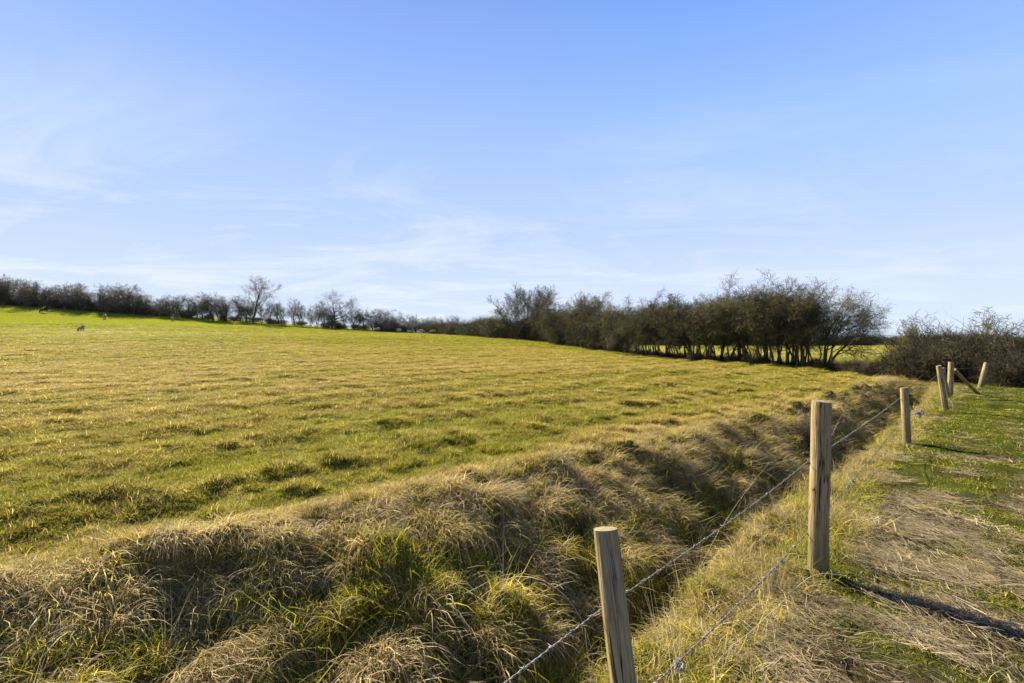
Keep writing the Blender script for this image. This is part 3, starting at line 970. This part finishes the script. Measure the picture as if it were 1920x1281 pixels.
# the fan tree and dense shrubs where the two hedges meet
d = 60; place_tree("fan_tree", fan, (985 - 960) / F * d, d, 6.9, "rounded fan shaped bare tree with many stems where the two hedges meet", "tree", None, mat_twig, sx=1.25)
for i, (pxx, d, h) in enumerate([(1000, 60, 3.4), (975, 62, 3.2), (950, 64, 3.0), (930, 68, 3.0), (912, 72, 3.1), (893, 78, 3.0), (878, 86, 2.8), (862, 92, 2.8), (845, 98, 2.8), (826, 104, 3.0)]):
    place_bush("hedge_shrub", shrub[i % 3], (pxx - 960) / F * d, d, h,
               "dense dark green shrub below the fan shaped tree" if i < 4 else "dense grey green shrub left of the fan shaped tree",
               "shrub", "dense shrubs at the hedge corner", mat_twig, mat_ivy, sx=1.35)

# ---- far hedge on the skyline, left to right
def far_y(pxx):
    return float(np.interp((pxx - 960) / F, FH_A, FH_Y))


pxx = -40
i = 0
while pxx < 860:
    d = far_y(pxx) + rs.uniform(-1, 1)
    x = (pxx - 960) / F * d
    if pxx < 300:
        lb = "dark bushy bare tree in the skyline hedge at the far left, above the brown sheep"
        lb = "dark bushy bare tree in the far left stretch of the skyline hedge"
        t = far_trees[i % 4]; h = rs.uniform(4.2, 6.4) + (1.0 if 210 < pxx < 250 or pxx < 40 else 0)
    elif pxx < 470:
        lb = "thin bare tree in the skyline hedge just left of the tallest tree"
        t = (slim + far_trees)[i % 7]; h = rs.uniform(4.6, 7.0)
    elif pxx < 620:
        lb = "thin bare tree in the skyline hedge between the tallest tree and the round oak"
        t = slim[i % 3]; h = rs.uniform(4.8, 7.0)
    elif pxx < 730:
        lb = "thin bare tree in the skyline hedge just right of the round oak"
        t = (slim + far_trees)[i % 7]; h = rs.uniform(4.6, 5.6)
    else:
        lb = "small bare tree in the low right stretch of the skyline hedge"
        t = (slim + far_trees)[i % 7]; h = rs.uniform(3.6, 4.6)
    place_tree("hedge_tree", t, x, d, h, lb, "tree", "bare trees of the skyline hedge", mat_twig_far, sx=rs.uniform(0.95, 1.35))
    pxx += rs.uniform(9, 14) if pxx < 470 else rs.uniform(11, 17); i += 1
pxx = -30; i = 0
while pxx < 840:
    d = far_y(pxx) + 0.5; x = (pxx - 960) / F * d
    dens = 1.0 if pxx < 300 else 0.62
    if rs.uniform() < (0.8 if (pxx < 300 or pxx > 700) else 0.35):
        sec = "left of the tallest tree" if pxx < 470 else ("between the tallest tree and the round oak" if pxx < 625 else "right of the round oak")
        place_bush("hedge_shrub", shrub[i % 3], x, d, rs.uniform(1.7, 3.0) * (1.0 if pxx < 300 or pxx > 700 else 0.75),
                   "dark low shrub under the skyline hedge " + sec, "shrub", "low shrubs of the skyline hedge", mat_twig_far, mat_scrub, sx=1.3)
    if i % 2 == 0:
        place_bush("hedge_shrub", shrub[(i + 1) % 3], x + 1, d + 2.5, (rs.uniform(1.6, 2.2) if pxx < 300 or pxx > 700 else rs.uniform(0.8, 1.2)), "dark low shrub under the skyline hedge " + ("left of the tallest tree" if pxx < 470 else ("between the tallest tree and the round oak" if pxx < 625 else "right of the round oak")),
                   "shrub", "low shrubs of the skyline hedge", mat_twig_far, mat_scrub, sx=2.6)
    pxx += rs.uniform(17, 26); i += 1
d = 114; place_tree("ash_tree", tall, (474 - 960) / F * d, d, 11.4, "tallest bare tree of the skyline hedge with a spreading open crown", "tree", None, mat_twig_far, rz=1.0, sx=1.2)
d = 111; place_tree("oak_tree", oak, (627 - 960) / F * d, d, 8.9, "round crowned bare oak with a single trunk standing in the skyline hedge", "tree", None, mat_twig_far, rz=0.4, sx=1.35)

# ---- bramble and hedge on the right, beyond the fence
BR = [(1600, 21.5, 0.65, 0), (1640, 20.5, 0.75, 1), (1680, 19.8, 0.95, 2), (1715, 19.0, 1.3, 3), (1750, 18.6, 1.6, 0), (1790, 18.3, 1.75, 1), (1830, 18.2, 1.85, 2),
      (1868, 18.0, 1.9, 3), (1905, 17.2, 1.7, 0), (1945, 16.8, 1.7, 1), (1990, 16.5, 1.7, 2), (1870, 16.6, 1.0, 1), (1915, 15.6, 1.1, 2)]
bl = {0: "lowest bramble at the left end of the bramble hedge, beside the windswept hawthorn",
      3: "bramble with tall thin shoots left of the pair of leaning posts",
      6: "dark bramble mound with arching canes right behind the leaning posts",
      7: "highest dark bramble mound with long arching canes near the right edge"}
for i, (pxx, d, h, k) in enumerate(BR):
    sec = "low brown bramble in the hedge gap left of the leaning posts" if i < 3 else \
        ("small dark bramble in front of the mounds at the right edge" if i > 10 else "dark brown bramble mound behind the far end of the wire fence")
    place_bush("bramble_bush", bramble[k], (pxx - 960) / F * d, d, h, bl.get(i, sec), "bush", "brambles beyond the wire fence", mat_cane, mat_deadleaf, sx=1.05)
for i, (pxx, d, h) in enumerate([(1690, 20.5, 2.4), (1725, 20.2, 2.7), (1850, 19, 2.9)]):
    place_tree("sapling", slim[i], (pxx - 960) / F * d, d, h, ["thin bare sapling rising left of the posts, leftmost of three", "thin bare sapling above the brambles left of the leaning posts", "thin bare sapling above the high brambles at the right"][i],
               "sapling", "saplings in the brambles", mat_twig, sx=1.0)
# dead bramble heap in the ditch
place_bush("dead_bramble", low[1], *ray_ground(1515, 835), 0.5, "tangle of dead brown bramble lying in the ditch behind the tall post", "bramble", None, mat_cane, mat_deadleaf, sx=0.8)

# ---- distant hedge across the flat field on the right
for i in range(26):
    pxx = 1150 + i * 32 + rs.uniform(-8, 8); d = 175 + rs.uniform(-8, 8)
    place_bush("distant_bush", shrub[i % 3], (pxx - 960) / F * d, d, rs.uniform(3.2, 4.6), "small dark bush in the distant hedge across the flat field", "bush", "bushes of the distant hedge", mat_ivy, mat_ivy, sx=2.0)

# ------------------------------------------------------------------ fence
mat_wood, n_, l_ = new_mat("weathered_timber")
tcw = N(n_, "ShaderNodeTexCoord")
mpw = N(n_, "ShaderNodeMapping"); mpw.inputs["Scale"].default_value = (1, 1, 0.06)
l_.new(tcw.outputs["Object"], mpw.inputs[0])
g1 = noise(n_, l_, mpw.outputs[0], 110, 5, 0.65, 0.4)
g2 = noise(n_, l_, mpw.outputs[0], 34, 4, 0.6, 0.6)
g3 = noise(n_, l_, tcw.outputs["Object"], 7, 4, 0.6)
cw = ramp(n_, l_, g1, [(0.34, (0.07, 0.045, 0.02)), (0.47, (0.25, 0.175, 0.075)), (0.64, (0.37, 0.28, 0.14))])
cw = mixc(n_, l_, ramp(n_, l_, g2, [(0.33, (1, 1, 1)), (0.40, (0, 0, 0))]), cw, (0.05, 0.034, 0.018))
mpc = N(n_, "ShaderNodeMapping"); mpc.inputs["Scale"].default_value = (1, 1, 0.035); l_.new(tcw.outputs["Object"], mpc.inputs[0])
g4 = noise(n_, l_, mpc.outputs[0], 30, 2, 0.5, 0.3)
ckm = math_n(n_, l_, 'ABSOLUTE', math_n(n_, l_, 'SUBTRACT', g4, 0.52))
ck = ramp(n_, l_, ckm, [(0.004, (1, 1, 1)), (0.014, (0, 0, 0))])
cw = mixc(n_, l_, ramp(n_, l_, noise(n_, l_, tcw.outputs["Object"], 11, 5, 0.7), [(0.42, (0, 0, 0)), (0.62, (0.45, 0.45, 0.45))]), cw, (0.27, 0.225, 0.16))
cw = mixc(n_, l_, ck, cw, (0.025, 0.018, 0.010))
cw = mixc(n_, l_, ramp(n_, l_, g3, [(0.5, (0, 0, 0)), (0.75, (0.5, 0.5, 0.5))]), cw, (0.20, 0.17, 0.045))
sz = N(n_, "ShaderNodeSeparateXYZ"); l_.new(tcw.outputs["Object"], sz.inputs[0])
foot = ramp(n_, l_, math_n(n_, l_, 'ADD', sz.outputs[2], math_n(n_, l_, 'MULTIPLY', g3, 0.3)), [(0.15, (0.85, 0.85, 0.85)), (0.60, (0, 0, 0))])
cw = mixc(n_, l_, foot, cw, (0.10, 0.095, 0.035))
pw = N(n_, "ShaderNodeBsdfPrincipled"); pw.inputs["Roughness"].default_value = 0.82
pw.inputs["Specular IOR Level"].default_value = 0.2
l_.new(cw, pw.inputs["Base Color"])
bw = N(n_, "ShaderNodeBump"); bw.inputs["Strength"].default_value = 0.7; bw.inputs["Distance"].default_value = 0.004
l_.new(g1, bw.inputs["Height"])
bw2 = N(n_, "ShaderNodeBump"); bw2.inputs["Strength"].default_value = 0.8; bw2.inputs["Distance"].default_value = 0.010
l_.new(g2, bw2.inputs["Height"]); l_.new(bw.outputs[0], bw2.inputs["Normal"])
l_.new(bw2.outputs[0], pw.inputs["Normal"])
o_ = N(n_, "ShaderNodeOutputMaterial"); l_.new(pw.outputs[0], o_.inputs[0])

mat_end, n_, l_ = new_mat("sawn_end_grain")
tcw = N(n_, "ShaderNodeTexCoord")
vlen = N(n_, "ShaderNodeVectorMath", operation='LENGTH')
l_.new(tcw.outputs["Object"], vlen.inputs[0])
e1 = noise(n_, l_, tcw.outputs["Object"], 45, 5, 0.7)
ringv = math_n(n_, l_, 'SINE', math_n(n_, l_, 'ADD', math_n(n_, l_, 'MULTIPLY', vlen.outputs["Value"], 1300), math_n(n_, l_, 'MULTIPLY', e1, 9)))
ringv = math_n(n_, l_, 'ADD', math_n(n_, l_, 'MULTIPLY', ringv, 0.2), e1)
ce = ramp(n_, l_, ringv, [(0.3, (0.07, 0.055, 0.022)), (0.5, (0.17, 0.145, 0.07)), (0.75, (0.27, 0.23, 0.12))])
e2 = noise(n_, l_, tcw.outputs["Object"], 28, 3, 0.5)
ce = mixc(n_, l_, ramp(n_, l_, e2, [(0.62, (0, 0, 0)), (0.68, (0.8, 0.8, 0.8))]), ce, (0.30, 0.17, 0.012))
pe = N(n_, "ShaderNodeBsdfPrincipled"); pe.inputs["Roughness"].default_value = 0.9
l_.new(ce, pe.inputs["Base Color"])
be = N(n_, "ShaderNodeBump"); be.inputs["Strength"].default_value = 0.6; be.inputs["Distance"].default_value = 0.003
l_.new(ringv, be.inputs["Height"]); l_.new(be.outputs[0], pe.inputs["Normal"])
o_ = N(n_, "ShaderNodeOutputMaterial"); l_.new(pe.outputs[0], o_.inputs[0])

mat_wire, n_, l_ = new_mat("galvanised_wire")
pg = N(n_, "ShaderNodeBsdfPrincipled")
pg.inputs["Base Color"].default_value = (0.42, 0.42, 0.43, 1)
pg.inputs["Metallic"].default_value = 0.55; pg.inputs["Roughness"].default_value = 0.5
tg = N(n_, "ShaderNodeTexCoord")
l_.new(ramp(n_, l_, noise(n_, l_, tg.outputs["Object"], 25, 3, 0.6), [(0.4, (0.26, 0.255, 0.25)), (0.65, (0.15, 0.11, 0.08))]), pg.inputs["Base Color"])
o_ = N(n_, "ShaderNodeOutputMaterial"); l_.new(pg.outputs[0], o_.inputs[0])

mat_wool, n_, l_ = new_mat("sheep_wool")
tg = N(n_, "ShaderNodeTexCoord")
nw_ = noise(n_, l_, tg.outputs["Object"], 14, 4, 0.7)
pg = N(n_, "ShaderNodeBsdfPrincipled"); pg.inputs["Roughness"].default_value = 1
l_.new(ramp(n_, l_, nw_, [(0.3, (0.20, 0.175, 0.14)), (0.7, (0.40, 0.36, 0.29))]), pg.inputs["Base Color"])
bb = N(n_, "ShaderNodeBump"); bb.inputs["Distance"].default_value = 0.03; l_.new(nw_, bb.inputs["Height"]); l_.new(bb.outputs[0], pg.inputs["Normal"])
o_ = N(n_, "ShaderNodeOutputMaterial"); l_.new(pg.outputs[0], o_.inputs[0])


def plain_mat(name, c, rough=0.9):
    m, n, l = new_mat(name)
    p = N(n, "ShaderNodeBsdfPrincipled"); p.inputs["Roughness"].default_value = rough
    t = N(n, "ShaderNodeTexCoord")
    f1 = noise(n, l, t.outputs["Object"], 12, 4, 0.6)
    l.new(ramp(n, l, f1, [(0.3, tuple(x * 0.7 for x in c)), (0.7, tuple(x * 1.3 for x in c))]), p.inputs["Base Color"])
    o = N(n, "ShaderNodeOutputMaterial"); l.new(p.outputs[0], o.inputs[0])
    return m


mat_dark_wool = plain_mat("dark_fleece", (0.035, 0.024, 0.018))
mat_face = plain_mat("dark_face", (0.05, 0.042, 0.036))


def make_post(top, base, dtop, dbot, seed, label, group="posts of the wire fence", split=0.0, sunk=0.25, flats=0.0):
    top = Vector(top); base = Vector(base)
    axis = top - base
    L = axis.length
    ex = base - axis.normalized() * sunk
    o = empty("fence_post", base)
    o.rotation_euler = axis.to_track_quat('Z', 'Y').to_euler()
    tag(o, label, "fence post", group)
    rs = np.random.default_rng(seed)
    nseg, ns = 40, 60
    zs = np.linspace(-sunk, L, nseg + 1)
    ang = np.arange(ns) / ns * 2 * math.pi
    V = []
    lob = rs.uniform(-1, 1, 5)
    crack = rs.uniform(0, 6.28, 3)
    for i, z in enumerate(zs):
        t = (z + sunk) / (L + sunk)
        rr = (dbot * (1 - t) + dtop * t) / 2
        rad = rr * (1 + 0.03 * np.sin(ang * 2 + lob[0] * 3) + 0.02 * np.sin(3 * ang + lob[1] * 6 + z * 1.5) + 0.015 * np.sin(z * 9 + lob[2] * 5 + ang))
        for ci, c in enumerate(crack):
            dd = np.abs((ang - c - 0.12 * math.sin(z * 3 + ci) + math.pi) % (2 * math.pi) - math.pi)
            lo, hi = (0.45, 1.0) if ci == 0 else ((0.1, 0.8) if ci == 1 else (0.3, 0.6))
            if lo <= t <= hi:
                rad = rad - rr * 0.17 * np.exp(-(dd / 0.085) ** 2)
        cx = 0.006 * math.sin(z * 2.1 + lob[3] * 4); cy = 0.006 * math.sin(z * 1.7 + lob[4] * 4)
        if i == nseg:
            rad = rad * 0.965
        V.append(np.stack([cx + rad * np.cos(ang), cy + rad * np.sin(ang), np.full(ns, z) + (0.004 * np.sin(ang + 1) if i >= nseg - 1 else 0) - (0.004 if i == nseg - 1 else 0)], 1))
    V = np.vstack(V)
    i = np.arange(nseg)[:, None]; j = np.arange(ns)[None, :]; j2 = (j + 1) % ns
    Fq = np.stack([i * ns + j, i * ns + j2, (i + 1) * ns + j2, (i + 1) * ns + j], -1).reshape(-1, 4)
    me = mesh_np("timber", V, Fq, smooth=True)
    link_mesh("timber", me, o, mat_wood)
    # sawn end
    rim = V[-ns:]
    c0 = rim.mean(0)
    inner = c0 + (rim - c0) * 0.55 + np.array([0, 0, 0.0015])
    VV = np.vstack([rim, inner, [c0 + np.array([0, 0, 0.001])]])
    VV = VV - c0
    jj = np.arange(ns)
    Fa = np.stack([jj, (jj + 1) % ns, ns + (jj + 1) % ns, ns + jj], 1)
    Fb = np.stack([ns + jj, ns + (jj + 1) % ns, np.full(ns, 2 * ns)], 1)
    e = link_mesh("sawn_end", mesh_np("sawn_end", VV, [Fa, Fb]), o, mat_end)
    e.location = c0
    return o


P1 = make_post((0.287, 1.42, 0.955), (0.385, 1.30, 0.0), 0.078, 0.088, 1, "nearest round fence post leaning left, its pale sawn top showing, at the bottom edge")
P2 = make_post((2.055, 3.02, 1.145), (2.035, 3.02, 0.0), 0.112, 0.118, 2, "tallest upright fence post, second from the camera, standing beside the ditch")
P3 = make_post((5.895, 6.84, 0.845), (5.935, 6.84, 0.0), 0.10, 0.112, 3, "short upright fence post, third from the camera, with grass around its foot")
P4 = make_post((9.38, 10.0, 1.01), (9.53, 10.0, 0.0), 0.10, 0.115, 4, "pale fence post leaning left, nearest of the far group of posts")
P5 = make_post((11.45, 12.1, 0.84), (11.62, 12.1, 0.0), 0.085, 0.095, 5, "thin fence post half hidden right behind the pale leaning post")
P6 = make_post((11.97, 12.4, 0.98), (11.92, 12.4, 0.0), 0.12, 0.13, 6, "thick upright fence post right of the pale leaning one, with a slanting brace")
P7 = make_post((15.95, 15.3, 0.82), (15.72, 15.3, 0.0), 0.13, 0.13, 7, "fence post leaning right, farthest and nearest the dark brambles")
P8 = make_post((16.65, 15.9, 0.68), (16.45, 15.9, 0.0), 0.09, 0.09, 8, "thin stake just behind the farthest right leaning post")
P9 = make_post((12.15, 12.50, 0.78), (13.75, 13.45, 0.0), 0.085, 0.09, 9, "slanting brace timber resting against the thick far post")
P9.name = "brace_timber"; P9["category"] = "brace"
# small stakes at the near hedge
for i, pxx in enumerate([1558, 1505, 1474, 1420, 1330]):
    d = np.interp(pxx, [1300, 1570], [31.0, 23.6]); x = (pxx - 960) / F * d
    z = H1(x, d)
    make_post((x + 0.05, d, z + 1.1), (x, d, z), 0.09, 0.09, 20 + i, "grey stake standing in front of the hawthorn stems of the near hedge", "stakes along the near hedge")


def rope_pts(pts, step=0.012, sag=0.01):
    P = [Vector(p) for p in pts]
    out = []
    for a, b in zip(P[:-1], P[1:]):
        n = max(int((b - a).length / step), 2)
        for i in range(n):
            t = i / n
            v = a.lerp(b, t); v.z -= sag * 4 * t * (1 - t)
            out.append(np.array(v))
    out.append(np.array(P[-1]))
    return np.array(out)


def barb_mesh():
    segs = []
    for k in range(2):
        ox = -0.003 + k * 0.006
        prev = None
        for i in range(11):
            a = i / 10 * 2.6 * math.pi + k * 1.6
            q = np.array([ox + 0.0012 * (i / 5 - 1), 0.0045 * math.cos(a), 0.0045 * math.sin(a)])
            if prev is not None: segs.append([*prev, *q, 0.0013, 0.0013])
            if i in (0, 10):
                tdir = np.array([0.2 * (1 if i else -1), -math.sin(a), math.cos(a)]) * (1 if i else -1)
                segs.append([*q, *(q + tdir * 0.015), 0.0013, 0.0004])
            prev = q
    V, Fq = tubes(segs, 5)
    me = mesh_np("barb", V, Fq); me.materials.append(mat_wire)
    return me


BARB = barb_mesh()


def barbed_wire(pts, label, spacing=0.10, sag=0.02):
    C = rope_pts(pts, 0.012, sag)
    o = empty("barbed_wire", C[0])
    tag(o, label, "barbed wire", "strands of the wire fence")
    T = np.gradient(C, axis=0); T /= np.linalg.norm(T, axis=1)[:, None]
    A = np.cross(T, [0, 0, 1.0]); A /= np.linalg.norm(A, axis=1)[:, None]; B = np.cross(T, A)
    s = np.concatenate([[0], np.cumsum(np.linalg.norm(np.diff(C, axis=0), axis=1))])
    segs = []
    for k in (0, math.pi):
        ph = s / 0.055 * 2 * math.pi + k
        Pp = C + (A * np.cos(ph)[:, None] + B * np.sin(ph)[:, None]) * 0.0017
        rr = np.full((len(Pp) - 1, 1), 0.0015)
        segs.append(np.hstack([Pp[:-1], Pp[1:], rr, rr]))
    V, Fq = tubes(np.vstack(segs), 5)
    link_mesh("strand", mesh_np("strand", V - C[0], Fq), o, mat_wire)
    q = 0.05; nb = 0
    while q < s[-1] and nb < 95:
        i = int(np.searchsorted(s, q)); i = min(i, len(C) - 1)
        if C[i][1] > 0.6:
            b = link_mesh("barb", BARB, o)
            b.location = Vector(C[i] - C[0])
            rq = Vector(T[i]).to_track_quat('X', 'Z'); b.rotation_euler = rq.to_euler()
            b.rotation_euler.rotate_axis('X', random.uniform(0, 6.28))
            nb += 1
        q += spacing if C[i][1] < 7 else spacing * 2
    return o


# strands run on the field side of the posts (offset towards the ditch)
def off(p, k=0.055):
    return (p[0] - k * 0.7, p[1] + k * 0.7, p[2])


w_up = [(-2.2, -1.05, 0.70), off((0.315, 1.385, 0.700)), off((2.045, 3.02, 0.735), 0.065), off((5.90, 6.84, 0.68)), off((9.42, 10.0, 0.80)), off((11.9, 12.4, 0.80)), off((15.9, 15.3, 0.68), 0.07)]
w_lo = [(-2.2, -1.05, 0.36), off((0.35, 1.345, 0.385)), off((2.037, 3.02, 0.255), 0.065), off((5.92, 6.84, 0.345)), off((9.5, 10.0, 0.30)), off((11.9, 12.4, 0.42)), off((15.85, 15.3, 0.40), 0.07)]
barbed_wire(w_up, "upper strand of twisted barbed wire running along the ditch side of the posts")
barbed_wire(w_lo, "lower strand of twisted barbed wire, close above the verge grass")


def staple(parent_post, world_pt):
    """wire staple, a bent U of wire driven into the post"""
    segs = []
    prev = None
    for i in range(9):
        a = math.pi * i / 8
        q = np.array([0.006 * math.cos(a), 0.012 + 0.006 * math.sin(a), 0.012 * math.cos(a)])
        if prev is not None: segs.append([*prev, *q, 0.0017, 0.0017])
        prev = q
    segs.append([0.006, 0.012, 0.012, 0.006, -0.01, 0.012, 0.0017, 0.001])
    segs.append([-0.006, 0.012, -0.012, -0.006, -0.01, -0.012, 0.0017, 0.001])
    V, Fq = tubes(segs, 5)
    me = mesh_np("staple", V, Fq); me.materials.append(mat_wire)
    s = link_mesh("staple", me, parent_post)
    bpy.context.view_layer.update()
    M = parent_post.matrix_world.inverted()
    s.location = M @ Vector(world_pt)
    s.rotation_euler = (0, 0, R(45))


for pst, pu, pl in ((P1, w_up[1], w_lo[1]), (P2, w_up[2], w_lo[2]), (P3, w_up[3], w_lo[3]), (P4, w_up[4], w_lo[4])):
    staple(pst, pu); staple(pst, pl)

# wool snagged on the lower wire
def wool(x, y, z, size, label, seed):
    rs = np.random.default_rng(seed)
    segs = []
    for i in range(70):
        p = rs.normal(0, 0.30, 3) * size * np.array([1, 1, 1.1]); d = rs.normal(0, 1, 3)
        for k in range(4):
            d = d + rs.normal(0, 0.9, 3); d /= np.linalg.norm(d); q = p + d * size * 0.22
            segs.append([*p, *q, size * 0.045, size * 0.04]); p = q * 0.93
    V, Fq = tubes(segs, 4)
    o = link_mesh("wool_tuft", mesh_np("wool_tuft", V, Fq, smooth=True), mat=mat_wool)
    o.location = (x, y, z)
    tag(o, label, "wool tuft", "wool snagged on the wire")


def on_wire(pts, pxx, k):
    a, b = Vector(pts[k]), Vector(pts[k + 1])
    s = (pxx - 960) / F
    t = (s * a.y - a.x) / ((b.x - a.x) - s * (b.y - a.y))
    v = a.lerp(b, t); v.z -= 0.02 * 4 * t * (1 - t)
    return v


for pxx, k, sz_, lb in ((1272, 1, 0.030, "largest white wool tuft on the lower wire at the bottom edge"),
                        (1466, 1, 0.024, "pair of white wool wisps on the lower wire just left of the tall post"),
                        (1452, 1, 0.020, "small wool wisp on the lower wire, left of the wool pair by the tall post"),
                        (1600, 2, 0.030, "wool wisp on the lower wire just right of the tall post"),
                        (1590, 2, 0.024, "small wool wisp on the lower wire nearest the right side of the tall post"),
                        (1722, 3, 0.10, "ragged grey wool on the lower wire between the short post and the pale leaning post")):
    v = on_wire(w_lo, pxx, k)
    wool(v.x, v.y, v.z - sz_ * 0.3, sz_, lb, int(pxx))


# dry bramble stems lying across the wire and on the bank
def cane(pts, r, label, seed, twigs=3):
    rs = np.random.default_rng(seed)
    for _ in range(3):
        Pq = [np.array(p, float) for p in pts]; out_ = [Pq[0]]
        for a_, b_ in zip(Pq[:-1], Pq[1:]): out_ += [a_ * .75 + b_ * .25, a_ * .25 + b_ * .75]
        pts = out_ + [Pq[-1]]
    C = rope_pts([tuple(p) for p in pts], 0.03, 0)
    C = C + np.cumsum(rs.normal(0, 0.0012, C.shape), axis=0)
    n = len(C)
    segs = [[*C[i], *C[i + 1], r * (1 - 0.7 * i / n), r * (1 - 0.7 * (i + 1) / n)] for i in range(n - 1)]
    V, Fq = tubes(segs, 6)
    o = empty("dry_stem", C[0]); tag(o, label, "dry stem", "dry stems by the fence")
    link_mesh("stem", mesh_np("stem", V - C[0], Fq, smooth=True), o, mat_straw)
    ss = []
    for k in range(twigs):
        i = int(rs.uniform(0.3, 0.95) * n); p = C[i]; d = (C[i] - C[i - 1]); d = d / np.linalg.norm(d) + rs.normal(0, 0.5, 3)
        for m in range(4):
            q = p + d * 0.03; ss.append([*p, *q, r * .4, r * .3]); p = q; d = d + rs.normal(0, .15, 3) + np.array([0, 0, -.1])
    V, Fq = tubes(ss, 4)
    link_mesh("twigs", mesh_np("twigs", V - C[0], Fq), o, mat_straw)
    return o


mat_straw = plain_mat("dry_stalks", (0.36, 0.28, 0.17))
cane([(2.02, 2.75, 0.12), (1.75, 2.65, 0.20), (1.35, 2.30, 0.22), (1.0, 2.0, 0.25), (0.75, 1.72, 0.33)], 0.0028, "long pale dry stem lying along the lower wire left of the tall post", 1, 6)
cane([(-0.2, 3.0, -0.15), (0.0, 2.75, 0.12), (0.25, 2.6, 0.16), (0.42, 2.5, -0.02), (0.45, 2.45, -0.25)], 0.0028, "arching pale stem over the bank just left of the nearest post", 2, 3)
cane([(1.25, 3.3, -0.3), (1.62, 3.4, 0.25), (1.95, 3.45, 0.62)], 0.002, "thin upright stalk between the nearest post and the tall post, behind the wire", 3, 4)
cane([(0.96, 1.75, -0.02), (0.95, 1.72, 0.2), (0.93, 1.70, 0.33)], 0.003, "short dead stalk standing under the lower wire at the bottom edge", 4, 2)
cane([(1.13, 1.95, -0.02), (1.14, 1.93, 0.18), (1.12, 1.92, 0.36)], 0.0028, "dead stalk with a hooked foot left of the straw, under the lower wire", 5, 2)
cane([(4.7, 6.9, -0.25), (4.85, 6.8, 0.3), (5.0, 6.75, 0.62)], 0.0025, "slender dry shoot leaning right in the ditch before the short post", 6, 6)

# ------------------------------------------------------------------ sheep
def sheep_mesh(seed, grazing=True, dark=False):
    rs = np.random.default_rng(seed)
    me = bpy.data.meshes.new("body")
    head = (0.78, 0, 0.22) if grazing else (0.80, 0, 0.92)
    muz = (0.90, 0, 0.07) if grazing else (0.98, 0, 0.84)
    vs = [(-0.42, 0, 0.62), (-0.15, 0, 0.62), (0.15, 0, 0.60), (0.40, 0, 0.62), (0.58, 0, 0.56 if grazing else 0.76), head, muz, (-0.52, 0, 0.55)]
    rd = [0.20, 0.255, 0.25, 0.20, 0.125, 0.088, 0.05, 0.06]
    es = [(0, 1), (1, 2), (2, 3), (3, 4), (4, 5), (5, 6), (0, 7)]
    for sx, root in ((-0.38, 0), (0.36, 3)):
        for sy in (-0.11, 0.11):
            a = len(vs)
            vs += [(sx, sy, 0.38), (sx - 0.02, sy, 0.20), (sx + 0.01, sy, 0.02)]
            rd += [0.075, 0.035, 0.03]
            es += [(root, a), (a, a + 1), (a + 1, a + 2)]
    e = len(vs)
    hx_, hz_ = head[0], head[2]
    vs += [(hx_ - 0.03, 0.12, hz_ + 0.05), (hx_ - 0.03, -0.12, hz_ + 0.05)]
    rd += [0.022, 0.022]; es += [(5, e), (5, e + 1)]
    me.from_pydata(vs, es, [])
    o = bpy.data.objects.new("body", me)
    COL.objects.link(o)
    sk = o.modifiers.new("skin", 'SKIN')
    for i, r in enumerate(rd):
        me.skin_vertices[0].data[i].radius = (r, r)
    me.skin_vertices[0].data[1].use_root = True
    sb = o.modifiers.new("sub", 'SUBSURF'); sb.levels = 2; sb.render_levels = 2
    dg = bpy.context.evaluated_depsgraph_get()
    out = bpy.data.meshes.new_from_object(o.evaluated_get(dg))
    bpy.data.objects.remove(o)
    out.name = "body"
    out.materials.clear()
    out.materials.append(mat_dark_wool if dark else mat_wool)
    out.materials.append(mat_face)
    for p in out.polygons:
        c = p.center
        p.use_smooth = True
        if c.z < 0.30 and abs(c.x) < 0.6 or (c.x > 0.70):
            p.material_index = 1
    return out


SM = [sheep_mesh(1, True), sheep_mesh(2, False), sheep_mesh(3, True, True)]
SHEEP = [  # photo x, photo y of the feet, kind, heading deg, scale, label
    (82, 587, 2, 172, 1.15, "dark brown sheep grazing at the far left below the skyline hedge"),
    (93, 587, 1, 20, 0.6, "pale lamb standing just right of the dark brown sheep"),
    (152, 622, 0, 160, 0.75, "small white lamb alone lowest on the slope at the left"),
    (196, 598, 1, 305, 1.05, "cream sheep facing the camera with a dark face, second group from the left edge"),
    (323, 602, 1, 128, 1.05, "pale sheep seen from behind, alone below the hedge left of the tallest tree"),
    (708, 626, 0, 230, 1.0, "sheep with a dark head grazing, leftmost of the row on the middle skyline"),
    (748, 624, 1, 240, 0.95, "second sheep from the left in the row on the middle skyline"),
    (767, 624, 0, 20, 0.75, "smallest sheep in the row on the middle skyline, third from the left"),
    (790, 625, 0, 10, 0.95, "grazing sheep fourth from the left in the row on the middle skyline"),
    (812, 627, 0, 205, 1.0, "rightmost full grown sheep in the row on the middle skyline"),
    (835, 627, 1, 120, 0.7, "lamb at the right end of the row on the middle skyline"),
]
for pxx, pyy, k, hd, s, lb in SHEEP:
    x, y = ray_ground(pxx, pyy, 20, 130)
    if pxx > 600:
        ys_ = np.linspace(40, far_y(pxx) - 6, 300); xs_ = (pxx - 960) / F * ys_
        y = float(ys_[int(np.argmax((H(xs_, ys_) - CAM_Z) / ys_))])
    y = min(y, far_y(pxx) - 6); x = (pxx - 960) / F * y
    o = empty("sheep" if s > 0.8 else "lamb", (x, y, H1(x, y) + 0.03), R(hd))
    s *= 1.12
    o.scale = (s, s, s)
    tag(o, lb, "sheep" if s > 0.8 else "lamb", "sheep grazing on the slope")
    link_mesh("body", SM[k], o)
